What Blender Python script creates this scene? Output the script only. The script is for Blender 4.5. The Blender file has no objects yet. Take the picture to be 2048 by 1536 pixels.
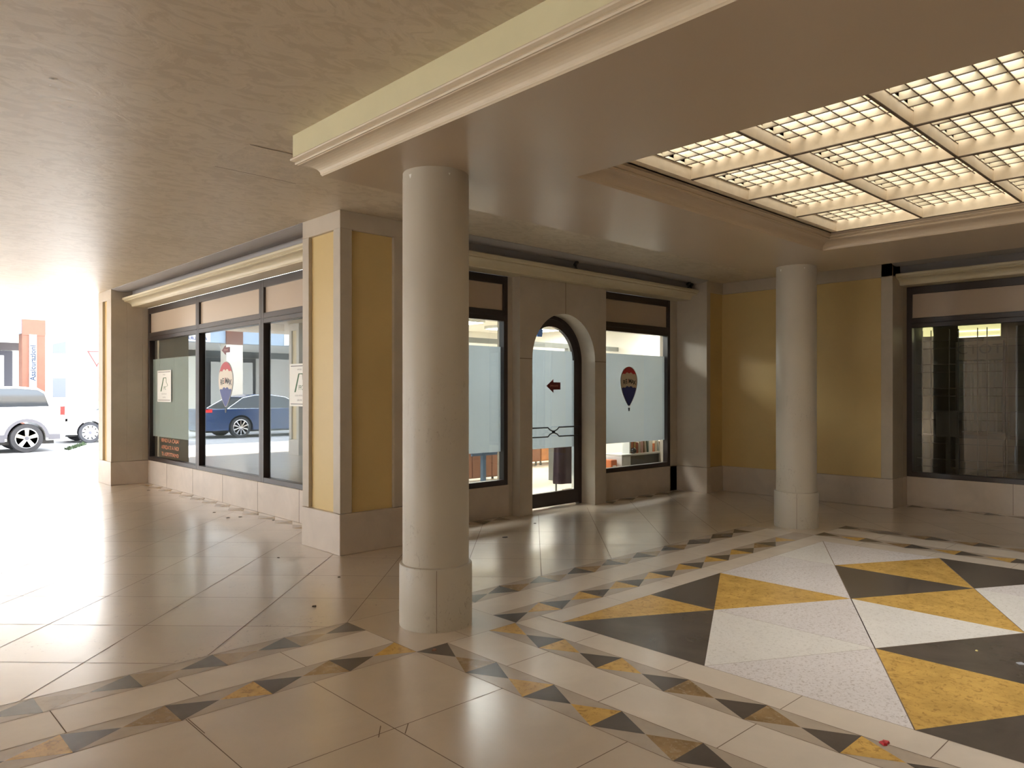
import bpy, bmesh, math, random
from mathutils import Vector, Matrix
random.seed(7)
PI = math.pi
scn = bpy.context.scene
col = scn.collection

# ------------------------------------------------------------------ camera
FWD = (0.6870, 0.7266)
cam_d = bpy.data.cameras.new('camera'); cam = bpy.data.objects.new('camera', cam_d); col.objects.link(cam)
cam_d.sensor_width = 36.0; cam_d.sensor_fit = 'HORIZONTAL'
cam_d.lens = 1484.7 / 2048 * 36.0
cam_d.shift_y = 19.0 / 2048
cam_d.clip_start = 0.05; cam_d.clip_end = 400
cam.location = (0, 0, 1.5)
cam.rotation_euler = (PI/2, 0, math.atan2(-FWD[0], FWD[1]))
scn.camera = cam

# ------------------------------------------------------------------ light
scn.view_settings.view_transform = 'Standard'
scn.view_settings.look = 'None'
scn.view_settings.exposure = 0.0
scn.view_settings.gamma = 1.0
scn.view_settings.use_curve_mapping = False
world = bpy.data.worlds.new('sky'); scn.world = world
world.use_nodes = True
wn = world.node_tree; wn.nodes.clear()
wo = wn.nodes.new('ShaderNodeOutputWorld'); wb = wn.nodes.new('ShaderNodeBackground')
wb.inputs[0].default_value = (0.86, 0.93, 1.0, 1); wb.inputs[1].default_value = 15.0
wn.links.new(wb.outputs[0], wo.inputs[0])
sd = bpy.data.lights.new('sun', 'SUN'); sd.energy = 52.0; sd.angle = 0.01; sd.color = (1.0, 0.95, 0.86)
sun = bpy.data.objects.new('sun', sd); col.objects.link(sun)
sun.rotation_euler = Vector((-0.15, 0.62, 0.95)).to_track_quat('Z', 'Y').to_euler()
sun.location = (-5, 30, 40)
def area(name, loc, sx, sy, watts, color, direction=(0, 0, -1)):
    d = bpy.data.lights.new(name, 'AREA'); d.shape = 'RECTANGLE'; d.size = sx; d.size_y = sy
    d.energy = watts; d.color = color
    o = bpy.data.objects.new(name, d); col.objects.link(o); o.location = loc
    o.rotation_euler = Vector(direction).to_track_quat('-Z', 'Y').to_euler()
    return o
OFFICE_W = 2600.0
SKY_PANEL = 5.2
try:
    scn.cycles.max_bounces = 10; scn.cycles.diffuse_bounces = 6; scn.cycles.glossy_bounces = 4
    scn.cycles.transparent_max_bounces = 12; scn.cycles.transmission_bounces = 6
    scn.cycles.sample_clamp_indirect = 8.0; scn.cycles.caustics_reflective = False; scn.cycles.caustics_refractive = False
except Exception: pass

# ------------------------------------------------------------------ materials
def newmat(name):
    m = bpy.data.materials.new(name); m.use_nodes = True
    nt = m.node_tree; b = nt.nodes['Principled BSDF']
    return m, nt, b
def N(nt, t, **kw):
    n = nt.nodes.new(t)
    for k, v in kw.items(): setattr(n, k, v)
    return n
def plain(name, c, rough=0.5, metal=0.0, spec=0.5, emit=None, es=0.0, alpha=None):
    m, nt, b = newmat(name)
    b.inputs['Base Color'].default_value = (*c, 1); b.inputs['Roughness'].default_value = rough
    b.inputs['Metallic'].default_value = metal; b.inputs['Specular IOR Level'].default_value = spec
    if emit: b.inputs['Emission Color'].default_value = (*emit, 1); b.inputs['Emission Strength'].default_value = es
    return m
def mixrgb(nt, fac, a, b, blend='MIX'):
    n = N(nt, 'ShaderNodeMix', data_type='RGBA', blend_type=blend)
    if isinstance(fac, float): n.inputs[0].default_value = fac
    else: nt.links.new(fac, n.inputs[0])
    for i, v in ((6, a), (7, b)):
        if isinstance(v, tuple): n.inputs[i].default_value = (*v, 1) if len(v) == 3 else v
        else: nt.links.new(v, n.inputs[i])
    return n.outputs[2]
def noise(nt, vec, scale, detail=6, rough=0.55, dist=0.0, stretch=None):
    if stretch:
        mp = N(nt, 'ShaderNodeMapping'); mp.inputs['Scale'].default_value = stretch; nt.links.new(vec, mp.inputs[0]); vec = mp.outputs[0]
    n = N(nt, 'ShaderNodeTexNoise'); n.inputs['Scale'].default_value = scale; n.inputs['Detail'].default_value = detail
    n.inputs['Roughness'].default_value = rough; n.inputs['Distortion'].default_value = dist
    nt.links.new(vec, n.inputs['Vector']); return n.outputs['Fac']
def ramp(nt, fac, stops):
    r = N(nt, 'ShaderNodeValToRGB'); e = r.color_ramp.elements
    e[0].position, e[0].color = stops[0][0], (*stops[0][1], 1)
    e[1].position, e[1].color = stops[-1][0], (*stops[-1][1], 1)
    for p, c in stops[1:-1]:
        x = e.new(p); x.color = (*c, 1)
    nt.links.new(fac, r.inputs[0]); return r.outputs[0]
def bump(nt, b, h, strength, dist=0.01):
    n = N(nt, 'ShaderNodeBump'); n.inputs['Strength'].default_value = strength; n.inputs['Distance'].default_value = dist
    nt.links.new(h, n.inputs['Height']); nt.links.new(n.outputs[0], b.inputs['Normal'])
def stone(name, c, var=0.12, scale=2.2, rough=0.45, spec=0.5, speck=None, speck_amt=0.5, speck_scale=60, bmp=0.15, tiles=None, coat=0.0, rvar=0.0):
    m, nt, b = newmat(name)
    tc = N(nt, 'ShaderNodeTexCoord'); v = tc.outputs['Object']
    lo = tuple(x*(1-var) for x in c); hi = tuple(min(1, x*(1+var)) for x in c)
    n1 = noise(nt, v, scale, 8, 0.6, 0.6)
    cc = ramp(nt, n1, [(0.3, lo), (0.7, hi)])
    if tiles:      # per slab tint on the 45 degree grid
        mp = N(nt, 'ShaderNodeMapping'); mp.inputs['Rotation'].default_value = (0, 0, tiles[2]); nt.links.new(v, mp.inputs[0])
        mp2 = N(nt, 'ShaderNodeMapping'); mp2.inputs['Location'].default_value = (-tiles[3]/tiles[0], -tiles[4]/tiles[1], 0.3); mp2.inputs['Scale'].default_value = (1/tiles[0], 1/tiles[1], 0)
        nt.links.new(mp.outputs[0], mp2.inputs[0])
        fl = N(nt, 'ShaderNodeVectorMath', operation='FLOOR'); nt.links.new(mp2.outputs[0], fl.inputs[0])
        wnn = N(nt, 'ShaderNodeTexWhiteNoise'); nt.links.new(fl.outputs[0], wnn.inputs[0])
        t = ramp(nt, wnn.outputs['Value'], [(0, (0.90, 0.89, 0.87)), (1, (1.06, 1.06, 1.06))])
        cc = mixrgb(nt, 1.0, cc, t, 'MULTIPLY')
        # travertine pores
        pn = noise(nt, v, 26, 6, 0.7, 1.2, (1, 1, 1)); pm = noise(nt, v, 1.7, 3, 0.5)
        pr = ramp(nt, pn, [(0.585, (0, 0, 0)), (0.655, (1, 1, 1))]); pr2 = ramp(nt, pm, [(0.50, (0, 0, 0)), (0.62, (0.9, 0.9, 0.9))])
        mm = N(nt, 'ShaderNodeMath', operation='MULTIPLY'); nt.links.new(pr, mm.inputs[0]); nt.links.new(pr2, mm.inputs[1])
        cc = mixrgb(nt, mm.outputs[0], cc, (c[0]*0.35, c[1]*0.32, c[2]*0.30))
    if speck:
        sn = noise(nt, v, speck_scale, 4, 0.75, 0.8)
        sr = ramp(nt, sn, [(0.52, (0, 0, 0)), (0.64, (speck_amt,)*3)])
        cc = mixrgb(nt, sr, cc, speck)
    nt.links.new(cc, b.inputs['Base Color'])
    b.inputs['Roughness'].default_value = rough; b.inputs['Specular IOR Level'].default_value = spec
    if rvar:
        rn = noise(nt, v, 7, 5, 0.6); mr = N(nt, 'ShaderNodeMapRange'); mr.inputs[3].default_value = rough-rvar; mr.inputs[4].default_value = rough+rvar
        nt.links.new(rn, mr.inputs[0]); nt.links.new(mr.outputs[0], b.inputs['Roughness'])
    if coat: b.inputs['Coat Weight'].default_value = coat; b.inputs['Coat Roughness'].default_value = 0.30
    if bmp: bump(nt, b, noise(nt, v, 9, 8, 0.6), bmp, 0.004)
    return m
M = {}
GRID = (0.643, 0.666, PI/4, 0.07, 4.065)
M['floor'] = stone('travertine', (0.58, 0.485, 0.385), 0.08, 1.6, 0.20, 0.7, coat=1.0, tiles=GRID, bmp=0.12, rvar=0.06)
M['floor2'] = stone('travertine_slab', (0.58, 0.485, 0.385), 0.08, 2.0, 0.20, 0.7, coat=1.0, bmp=0.12, rvar=0.06)
M['strip'] = stone('pale_marble', (0.72, 0.65, 0.575), 0.06, 2.4, 0.22, 0.5, bmp=0.1, rvar=0.05)
M['band'] = stone('grey_beige_marble', (0.50, 0.43, 0.36), 0.10, 3.2, 0.22, 0.5, bmp=0.1)
M['white'] = stone('white_granite', (0.80, 0.775, 0.80), 0.04, 2.0, 0.24, 0.5, speck=(0.33, 0.27, 0.25), speck_amt=0.55, speck_scale=55, bmp=0.1)
M['white2'] = stone('white_marble', (0.84, 0.83, 0.82), 0.04, 2.0, 0.24, 0.5, speck=(0.45, 0.42, 0.40), speck_amt=0.4, speck_scale=45, bmp=0.1)
M['gold'] = stone('golden_marble', (0.66, 0.42, 0.12), 0.18, 5, 0.24, 0.5, speck=(0.27, 0.15, 0.05), speck_amt=0.6, speck_scale=26, bmp=0.1)
M['tan'] = stone('tan_marble', (0.33, 0.22, 0.11), 0.3, 6, 0.22, 0.5, speck=(0.5, 0.42, 0.3), speck_amt=0.5, speck_scale=22, bmp=0.1)
M['dark'] = stone('dark_stone', (0.105, 0.088, 0.075), 0.2, 2.5, 0.26, 0.5, bmp=0.1)
M['grey'] = stone('blue_grey_stone', (0.16, 0.15, 0.14), 0.2, 2.5, 0.24, 0.5, bmp=0.1)
M['joint'] = plain('joint', (0.17, 0.12, 0.085), 0.8)
M['jointlight'] = plain('pale_joint', (0.62, 0.55, 0.44), 0.4)
M['stone'] = stone('cladding_stone', (0.51, 0.45, 0.375), 0.07, 2.6, 0.42, 0.4, bmp=0.1)
M['sill'] = stone('plinth_stone', (0.56, 0.485, 0.42), 0.09, 3.0, 0.35, 0.5, bmp=0.1)
M['yellow'] = stone('yellow_panel', (0.64, 0.48, 0.22), 0.04, 1.2, 0.4, 0.4, bmp=0.03)
M['column'] = stone('column_stone', (0.53, 0.49, 0.42), 0.06, 1.3, 0.42, 0.4, speck=(0.16, 0.12, 0.09), speck_amt=0.0, bmp=0.08)
M['soffit'] = stone('satin_paint', (0.50, 0.41, 0.31), 0.03, 0.9, 0.3, 0.35, bmp=0.03)
M['cornice'] = stone('cornice_paint', (0.64, 0.57, 0.41), 0.05, 2.0, 0.4, 0.4, bmp=0.05)
M['fascia'] = stone('fascia_paint', (0.68, 0.64, 0.43), 0.04, 2.0, 0.45, 0.4, bmp=0.05)
M['cornice2'] = stone('cove_paint', (0.66, 0.57, 0.44), 0.04, 2.0, 0.4, 0.4, bmp=0.03)
M['greypaint'] = plain('grey_paint', (0.36, 0.34, 0.34), 0.5)
def ceiling_mat():
    m, nt, b = newmat('marbled_plaster'); tc = N(nt, 'ShaderNodeTexCoord'); v = tc.outputs['Object']
    n1 = noise(nt, v, 0.9, 4, 0.5, 0.3); n2 = noise(nt, v, 4.5, 9, 0.62, 1.8, (1, 1.5, 1))
    base = ramp(nt, n1, [(0.3, (0.58, 0.50, 0.385)), (0.7, (0.635, 0.555, 0.44))])
    vein = ramp(nt, n2, [(0.43, (0.90, 0.885, 0.86)), (0.50, (1, 1, 1)), (0.54, (1.04, 1.04, 1.04)), (0.60, (1, 1, 1))])
    cc = mixrgb(nt, 1.0, base, vein, 'MULTIPLY'); nt.links.new(cc, b.inputs['Base Color'])
    b.inputs['Roughness'].default_value = 0.42; b.inputs['Specular IOR Level'].default_value = 0.4
    bump(nt, b, n2, 0.35, 0.01); return m
M['plaster'] = ceiling_mat()
def column_mat():
    m, nt, b = newmat('painted_column'); tc = N(nt, 'ShaderNodeTexCoord'); v = tc.outputs['Object']
    n1 = noise(nt, v, 1.2, 5, 0.5)
    base = ramp(nt, n1, [(0.3, (0.49, 0.45, 0.385)), (0.7, (0.55, 0.51, 0.435))])
    sc = noise(nt, v, 22, 6, 0.75, 1.5, (1, 1, 0.6)); zone = noise(nt, v, 1.6, 3, 0.5)
    a = ramp(nt, sc, [(0.56, (0, 0, 0)), (0.66, (1, 1, 1))])
    sep = N(nt, 'ShaderNodeSeparateXYZ'); nt.links.new(v, sep.inputs[0])
    zr = ramp(nt, sep.outputs['Z'], [(0.45, (1, 1, 1)), (1.0, (0.25,)*3)])
    mr = N(nt, 'ShaderNodeMapRange'); mr.inputs[1].default_value = 0.4; mr.inputs[2].default_value = 2.2; mr.inputs[3].default_value = 1.0; mr.inputs[4].default_value = 0.0
    nt.links.new(sep.outputs['Z'], mr.inputs[0])
    zn = ramp(nt, zone, [(0.42, (0, 0, 0)), (0.62, (1, 1, 1))])
    k1 = N(nt, 'ShaderNodeMath', operation='MULTIPLY'); nt.links.new(a, k1.inputs[0]); nt.links.new(zn, k1.inputs[1])
    k2 = N(nt, 'ShaderNodeMath', operation='MULTIPLY'); nt.links.new(k1.outputs[0], k2.inputs[0]); nt.links.new(mr.outputs[0], k2.inputs[1])
    cc = mixrgb(nt, k2.outputs[0], base, (0.25, 0.2, 0.16)); nt.links.new(cc, b.inputs['Base Color'])
    b.inputs['Roughness'].default_value = 0.42; b.inputs['Specular IOR Level'].default_value = 0.4
    return m
M['column'] = column_mat()
def glass_mat(name, tint=(0.93, 0.97, 0.95), refl=0.08):
    m = bpy.data.materials.new(name); m.use_nodes = True; nt = m.node_tree; nt.nodes.clear()
    o = N(nt, 'ShaderNodeOutputMaterial'); mx = N(nt, 'ShaderNodeMixShader'); t = N(nt, 'ShaderNodeBsdfTransparent'); g = N(nt, 'ShaderNodeBsdfGlossy')
    g.inputs['Roughness'].default_value = 0.0; g.inputs['Color'].default_value = (0.95, 0.98, 1.0, 1)
    t.inputs[0].default_value = (*tint, 1)
    ge = N(nt, 'ShaderNodeNewGeometry'); dt = N(nt, 'ShaderNodeVectorMath', operation='DOT_PRODUCT')
    nt.links.new(ge.outputs['Normal'], dt.inputs[0]); nt.links.new(ge.outputs['Incoming'], dt.inputs[1])
    ab = N(nt, 'ShaderNodeMath', operation='ABSOLUTE'); nt.links.new(dt.outputs['Value'], ab.inputs[0])
    om = N(nt, 'ShaderNodeMath', operation='SUBTRACT'); om.inputs[0].default_value = 1.0; nt.links.new(ab.outputs[0], om.inputs[1])
    pw = N(nt, 'ShaderNodeMath', operation='POWER'); nt.links.new(om.outputs[0], pw.inputs[0]); pw.inputs[1].default_value = 4.2
    mu = N(nt, 'ShaderNodeMath', operation='MULTIPLY_ADD', use_clamp=True); nt.links.new(pw.outputs[0], mu.inputs[0]); mu.inputs[1].default_value = 1.0-refl; mu.inputs[2].default_value = refl
    nt.links.new(mu.outputs[0], mx.inputs[0])
    nt.links.new(t.outputs[0], mx.inputs[1]); nt.links.new(g.outputs[0], mx.inputs[2]); nt.links.new(mx.outputs[0], o.inputs[0])
    return m
M['glass'] = glass_mat('shop_glass', refl=0.13)
M['carglass'] = plain('car_glass', (0.012, 0.018, 0.026), 0.08, 0.0, 0.5)
def film_mat(dc):
    m = bpy.data.materials.new('frosted_film'); m.use_nodes = True; nt = m.node_tree; nt.nodes.clear()
    o = N(nt, 'ShaderNodeOutputMaterial'); a = N(nt, 'ShaderNodeAddShader')
    t = N(nt, 'ShaderNodeBsdfTranslucent'); d = N(nt, 'ShaderNodeBsdfDiffuse')
    t.inputs[0].default_value = (0.165, 0.192, 0.212, 1); d.inputs[0].default_value = (*dc, 1)
    nt.links.new(t.outputs[0], a.inputs[0]); nt.links.new(d.outputs[0], a.inputs[1]); nt.links.new(a.outputs[0], o.inputs[0]); return m
M['film'] = film_mat((0.15, 0.165, 0.175)); M['film_lit'] = film_mat((0.42, 0.48, 0.47))  # second one: same film, colour lifted to replace light missing in its bay
M['frame'] = plain('bronze_frame', (0.028, 0.018, 0.017), 0.32, 0.0, 0.6)
M['panel'] = plain('transom_panel', (0.52, 0.42, 0.33), 0.22, 0.0, 0.6)
M['black'] = plain('black', (0.012, 0.012, 0.012), 0.4)
M['rubber'] = plain('rubber', (0.03, 0.03, 0.035), 0.7)
M['officewall'] = plain('office_wall', (0.78, 0.76, 0.70), 0.8)
M['woodfloor'] = stone('pale_wood_floor', (0.84, 0.77, 0.63), 0.05, 2, 0.35, 0.5, bmp=0.0)
M['wood'] = stone('orange_wood', (0.42, 0.17, 0.06), 0.2, 3, 0.4, 0.5, bmp=0.0)
M['wooddark'] = stone('brown_wood', (0.20, 0.085, 0.045), 0.2, 3, 0.4, 0.5, bmp=0.0)
M['steel'] = plain('grey_steel', (0.22, 0.23, 0.22), 0.4, 0.5)
M['blue'] = plain('blue_metal', (0.05, 0.10, 0.18), 0.4)
M['purple'] = plain('dark_purple_cloth', (0.035, 0.018, 0.03), 0.9)
M['whitepaint'] = plain('white_paint', (0.72, 0.73, 0.70), 0.4)
M['red'] = plain('red', (0.42, 0.02, 0.02), 0.4)
M['darkred'] = plain('dark_red', (0.16, 0.02, 0.025), 0.4)
M['navy'] = plain('navy', (0.015, 0.03, 0.16), 0.4)
M['cream'] = plain('cream', (0.62, 0.55, 0.45), 0.5)
M['signwhite'] = plain('sign_white', (0.86, 0.86, 0.82), 0.5)
M['green'] = plain('dark_green', (0.02, 0.12, 0.03), 0.5)
M['greytext'] = plain('grey_print', (0.35, 0.34, 0.33), 0.5)
M['pinktext'] = plain('pink_print', (0.75, 0.35, 0.30), 0.5)
M['orangetext'] = plain('orange_print', (0.75, 0.25, 0.12), 0.5)
M['skin_white'] = plain('car_white', (0.80, 0.80, 0.80), 0.2, 0.0, 0.7)
M['carblue'] = plain('car_blue', (0.02, 0.05, 0.14), 0.15, 0.3, 0.8)
M['carplastic'] = plain('car_plastic', (0.10, 0.10, 0.12), 0.5)
M['chrome'] = plain('chrome', (0.75, 0.75, 0.76), 0.15, 1.0)
M['taillight'] = plain('tail_light', (0.6, 0.03, 0.03), 0.2)
M['asphalt'] = stone('asphalt', (0.30, 0.30, 0.31), 0.08, 3, 0.8, 0.3, bmp=0.1)
M['pavement'] = stone('pavement', (0.55, 0.54, 0.52), 0.08, 3, 0.7, 0.3, bmp=0.05)
M['terracotta'] = stone('terracotta_cladding', (0.13, 0.045, 0.025), 0.1, 2, 0.6, 0.4, bmp=0.05)
M['render'] = plain('pale_render', (0.74, 0.72, 0.68), 0.8)
M['bluegrey'] = plain('blue_grey_fascia', (0.26, 0.33, 0.42), 0.5)
M['grass'] = plain('grass', (0.03, 0.05, 0.018), 0.9)

# ------------------------------------------------------------------ mesh builder
class MB:
    def __init__(s): s.v = []; s.f = []; s.m = []; s.mats = []
    def mi(s, mat):
        if mat not in s.mats: s.mats.append(mat)
        return s.mats.index(mat)
    def face(s, pts, mat):
        i = len(s.v); s.v += [tuple(p) for p in pts]; s.f.append(tuple(range(i, i+len(pts)))); s.m.append(s.mi(mat))
    def add(s, vs, fs, mat):
        i = len(s.v); s.v += [tuple(p) for p in vs]; k = s.mi(mat)
        for f in fs: s.f.append(tuple(a+i for a in f)); s.m.append(k)
    def box(s, x0, x1, y0, y1, z0, z1, mat):
        x0, x1 = sorted((x0, x1)); y0, y1 = sorted((y0, y1)); z0, z1 = sorted((z0, z1))
        s.add([(x0,y0,z0),(x1,y0,z0),(x1,y1,z0),(x0,y1,z0),(x0,y0,z1),(x1,y0,z1),(x1,y1,z1),(x0,y1,z1)],
              [(0,3,2,1),(4,5,6,7),(0,1,5,4),(1,2,6,5),(2,3,7,6),(3,0,4,7)], mat)
    def bbox(s, x0, x1, y0, y1, z0, z1, mat, b=0.004):      # box with chamfered vertical and top edges
        bm = bmesh.new(); bmesh.ops.create_cube(bm, size=1)
        for v in bm.verts: v.co = Vector((x0+(v.co.x+.5)*(x1-x0), y0+(v.co.y+.5)*(y1-y0), z0+(v.co.z+.5)*(z1-z0)))
        bmesh.ops.bevel(bm, geom=bm.edges[:], offset=b, segments=1, affect='EDGES')
        bm.verts.index_update(); s.add([v.co.copy() for v in bm.verts], [tuple(v.index for v in f.verts) for f in bm.faces], mat); bm.free()
    def prism(s, poly, fn, a, b, mat, cap=True):            # poly 2D, fn(p,q,t) -> 3D
        n = len(poly)
        vs = [fn(p, q, a) for p, q in poly] + [fn(p, q, b) for p, q in poly]
        fs = [(i, (i+1) % n, n+(i+1) % n, n+i) for i in range(n)]
        if cap: fs += [tuple(range(n))[::-1], tuple(range(n, 2*n))]
        s.add(vs, fs, mat)
    def strip(s, prof, fn, a, b, mat):                      # open profile swept a..b
        n = len(prof); vs = [fn(p, q, a) for p, q in prof] + [fn(p, q, b) for p, q in prof]
        s.add(vs, [(i, i+1, n+i+1, n+i) for i in range(n-1)], mat)
    def tube(s, path, r, mat, n=8, close=True):
        path = [Vector(p) for p in path]; rings = []
        for i, p in enumerate(path):
            d = (path[min(i+1, len(path)-1)] - path[max(i-1, 0)]).normalized()
            up = Vector((0, 0, 1)) if abs(d.z) < 0.9 else Vector((1, 0, 0))
            u = d.cross(up).normalized(); w = d.cross(u); rr = r[i] if isinstance(r, (list, tuple)) else r
            rings.append([p + u*rr*math.cos(2*PI*k/n) + w*rr*math.sin(2*PI*k/n) for k in range(n)])
        vs = [q for R in rings for q in R]; fs = []
        for i in range(len(rings)-1):
            for k in range(n): fs.append((i*n+k, i*n+(k+1) % n, (i+1)*n+(k+1) % n, (i+1)*n+k))
        fs += [tuple(range(n))[::-1], tuple(range(len(vs)-n, len(vs)))]
        s.add(vs, fs, mat)
    def lathe(s, prof, c, mat, n=32, axis='z'):             # prof (r, h)
        vs = []; fs = []
        for r, h in prof:
            for k in range(n):
                a = 2*PI*k/n
                if axis == 'z': vs.append((c[0]+r*math.cos(a), c[1]+r*math.sin(a), c[2]+h))
                else: vs.append((c[0]+r*math.cos(a), c[1]+h, c[2]+r*math.sin(a)))
        for i in range(len(prof)-1):
            for k in range(n): fs.append((i*n+k, i*n+(k+1) % n, (i+1)*n+(k+1) % n, (i+1)*n+k))
        fs += [tuple(range(n))[::-1], tuple(range(len(vs)-n, len(vs)))]
        s.add(vs, fs, mat)
    def build(s, name, parent=None, off=(0, 0, 0), smooth=False, bev=0.0, fix=True):
        me = bpy.data.meshes.new(name); me.from_pydata(s.v, [], s.f)
        for mt in s.mats: me.materials.append(mt)
        for p, k in zip(me.polygons, s.m): p.material_index = k
        if fix:
            bm = bmesh.new(); bm.from_mesh(me); bmesh.ops.recalc_face_normals(bm, faces=bm.faces[:]); bm.to_mesh(me); bm.free()
        if smooth:
            for p in me.polygons: p.use_smooth = True
            try: me.set_sharp_from_angle(angle=math.radians(38))
            except Exception: pass
        o = bpy.data.objects.new(name, me); col.objects.link(o)
        if parent: o.parent = parent
        o.location = tuple(-a for a in off)
        if bev:
            md = o.modifiers.new('bevel', 'BEVEL'); md.width = bev; md.segments = 2; md.limit_method = 'ANGLE'
        return o
def tag(o, label=None, cat=None, group=None, kind=None):
    if label: o['label'] = label
    if cat: o['category'] = cat
    if group: o['group'] = group
    if kind: o['kind'] = kind
    return o
def thing(name, loc, label, cat, group=None, rz=0.0):
    o = bpy.data.objects.new(name, None); col.objects.link(o); o.location = loc; o.rotation_euler = (0, 0, rz)
    o.empty_display_size = 0.2
    o['kind'] = 'thing'
    return tag(o, label, cat, group)
def struct(name, loc=(0, 0, 0)):
    o = bpy.data.objects.new(name, None); col.objects.link(o); o.location = loc; o['kind'] = 'structure'; o.empty_display_size = 0.2
    return o
def S(mb, name, **kw):
    o = mb.build(name, **kw); o['kind'] = 'structure'; return o
def copy_tree(o, parent=None):
    c = o.copy(); col.objects.link(c); c.parent = parent
    for ch in list(o.children): copy_tree(ch, c)
    return c
def text_geo(txt, size, bold=0.0):
    cu = bpy.data.curves.new('t', 'FONT'); cu.body = txt; cu.size = size; cu.align_x = 'CENTER'; cu.align_y = 'CENTER'; cu.offset = bold
    cu.resolution_u = 3
    o = bpy.data.objects.new('t', cu); col.objects.link(o)
    dg = bpy.context.evaluated_depsgraph_get(); dg.update()
    me = bpy.data.meshes.new_from_object(o.evaluated_get(dg))
    vs = [tuple(v.co) for v in me.vertices]; fs = [tuple(p.vertices) for p in me.polygons]
    bpy.data.objects.remove(o); bpy.data.curves.remove(cu); bpy.data.meshes.remove(me)
    return vs, fs
def put_text(mb, txt, size, fn, mat, sx=1.0, bold=0.0, shear=0.0):
    vs, fs = text_geo(txt, size, bold)
    mb.add([fn(x*sx + shear*y, y) for x, y, z in vs], fs, mat)

# ------------------------------------------------------------------ floor
fl = MB()
Z0, Z1, Z2 = 0.0, 0.0008, 0.0014
def q(x0, x1, y0, y1, mat, z=Z1): fl.face([(x0, y0, z), (x1, y0, z), (x1, y1, z), (x0, y1, z)], mat)
def tri(a, b, c, mat, z=Z1+.0003): fl.face([(a[0], a[1], z), (b[0], b[1], z), (c[0], c[1], z)], mat)
def line(a, b, mat=None, w=0.0045, z=Z2):
    a = Vector(a); b = Vector(b); d = b-a
    if d.length < 1e-5: return
    n = Vector((-d.y, d.x)).normalized()*w/2
    fl.face([(*(a-n), z), (*(b-n), z), (*(b+n), z), (*(a+n), z)], mat or M['joint'])
fl.face([(-9, -9, 0), (12.5, -9, 0), (12.5, 18.2, 0), (-9, 18.2, 0)], M['floor'])
XL = -9.0
V1a, V1b = 2.557, 3.355      # column block
V2a, V2b = 7.73, 8.53
Ua, Ub = 3.51, 4.275
Bw = 0.226
YB = -8.9
UM = 1.17                    # mirror line of the floor pattern
Uc, Ud = 2*UM-Ua, 2*UM-Ub    # second row of blocks
def hour(along, c0, c1, start, sign, end, first, mats):
    """hourglass inlay: bases across band c0..c1, spacing .44 starting at `start` going `sign`."""
    def P(t, c): return (t, c) if along == 'x' else (c, t)
    mid = (c0+c1)/2; t = start; k = 0; per = 0.44
    while (end - t)*sign > 0.05:
        t1 = t + sign*per; tm = t + sign*per/2
        if (end - t1)*sign < -0.02: break
        A, B = (mats[0], mats[1]) if first == 0 else (mats[1], mats[0])
        if callable(A): A = A(k)
        if callable(B): B = B(k)
        tri(P(t, c0), P(t, c1), P(tm, mid), A); tri(P(t1, c0), P(t1, c1), P(tm, mid), B)
        t = t1; k += 1
rnd = random.Random(3)
dk = lambda k: M['dark']; gd = lambda k: M['gold'] if rnd.random() < .8 else M['tan']
dk2 = lambda k: M['grey'] if rnd.random() < .5 else M['dark']; tn = lambda k: M['tan'] if rnd.random() < .6 else M['grey']
M['paletan'] = stone('pale_tan_marble', (0.42, 0.33, 0.23), 0.15, 4, 0.22, 0.5, speck=(0.3, 0.22, 0.15), speck_amt=.4, speck_scale=30, bmp=0.1)
dl = lambda k: M['grey']; tl = lambda k: M['band']; pt = lambda k: M['paletan']
# band beds (two rings), the column blocks and the strips between them
for (y0, y1, ring) in ((Ua, Ua+Bw, 'in'), (Ub-Bw, Ub, 'out')):
    q(XL, V1a, y0, y1, M['band']); q(V1b, V2a, y0, y1, M['band'])
for (y0, y1) in ((Uc-Bw, Uc), (Ud, Ud+Bw)):
    q(XL, V1a, y0, y1, M['band']); q(V1b, V2a, y0, y1, M['band'])
for (x0, x1) in ((V1a, V1a+Bw), (V1b-Bw-0.01, V1b-0.01), (V2a, V2a+Bw), (V2b-Bw, V2b)):
    q(x0, x1, Uc, Ua, M['band'])
q(XL, V1a, Ua+Bw, Ub-Bw, M['strip']); q(V1b, V2a, Ua+Bw, Ub-Bw, M['strip'])
q(XL, V1a, Ud+Bw, Uc-Bw, M['strip']); q(V1b, V2a, Ud+Bw, Uc-Bw, M['strip'])
q(V1a+Bw, V1b-Bw-0.01, Uc, Ua, M['strip']); q(V2a+Bw, V2b-Bw, Uc, Ua, M['strip'])
q(XL, V1a, Uc, Ua, M['floor2'])                      # axis-laid slabs on the near left
for a in ((V1a, V1b), (V2a, V2b)):
    q(a[0], a[1], Ua, Ub, M['floor2']); q(a[0], a[1], Ud, Uc, M['floor2'])
PX = [3.575 + .975*i for i in range(5)]
q(V1b-0.01, V2a, Uc, Ua, M['strip'])
# inlays
hour('x', Ua, Ua+Bw, V1b, 1, V2a, 0, (dk, gd)); hour('x', Ua, Ua+Bw, V1a, -1, XL, 1, (dk, gd))
hour('x', Ub-Bw, Ub, V1b+.11, 1, V2a, 1, (dk2, tn)); hour('x', Ub-Bw, Ub, V1a, -1, XL, 0, (dl, pt))
hour('y', V1a, V1a+Bw, Ua, -1, Uc, 0, (dk, gd)); hour('y', V1b-Bw-.01, V1b-.01, Ua, -1, Uc, 1, (dk, gd))
hour('y', V2a, V2a+Bw, Ua, -1, Uc, 0, (dk, gd)); hour('y', V2b-Bw, V2b, Ua, -1, Uc, 0, (dk, tn))
hour('x', Uc-Bw, Uc, V1b, 1, V2a, 0, (dk, gd)); hour('x', Ud, Ud+Bw, V1b, 1, V2a, 1, (dk2, tn))
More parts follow.
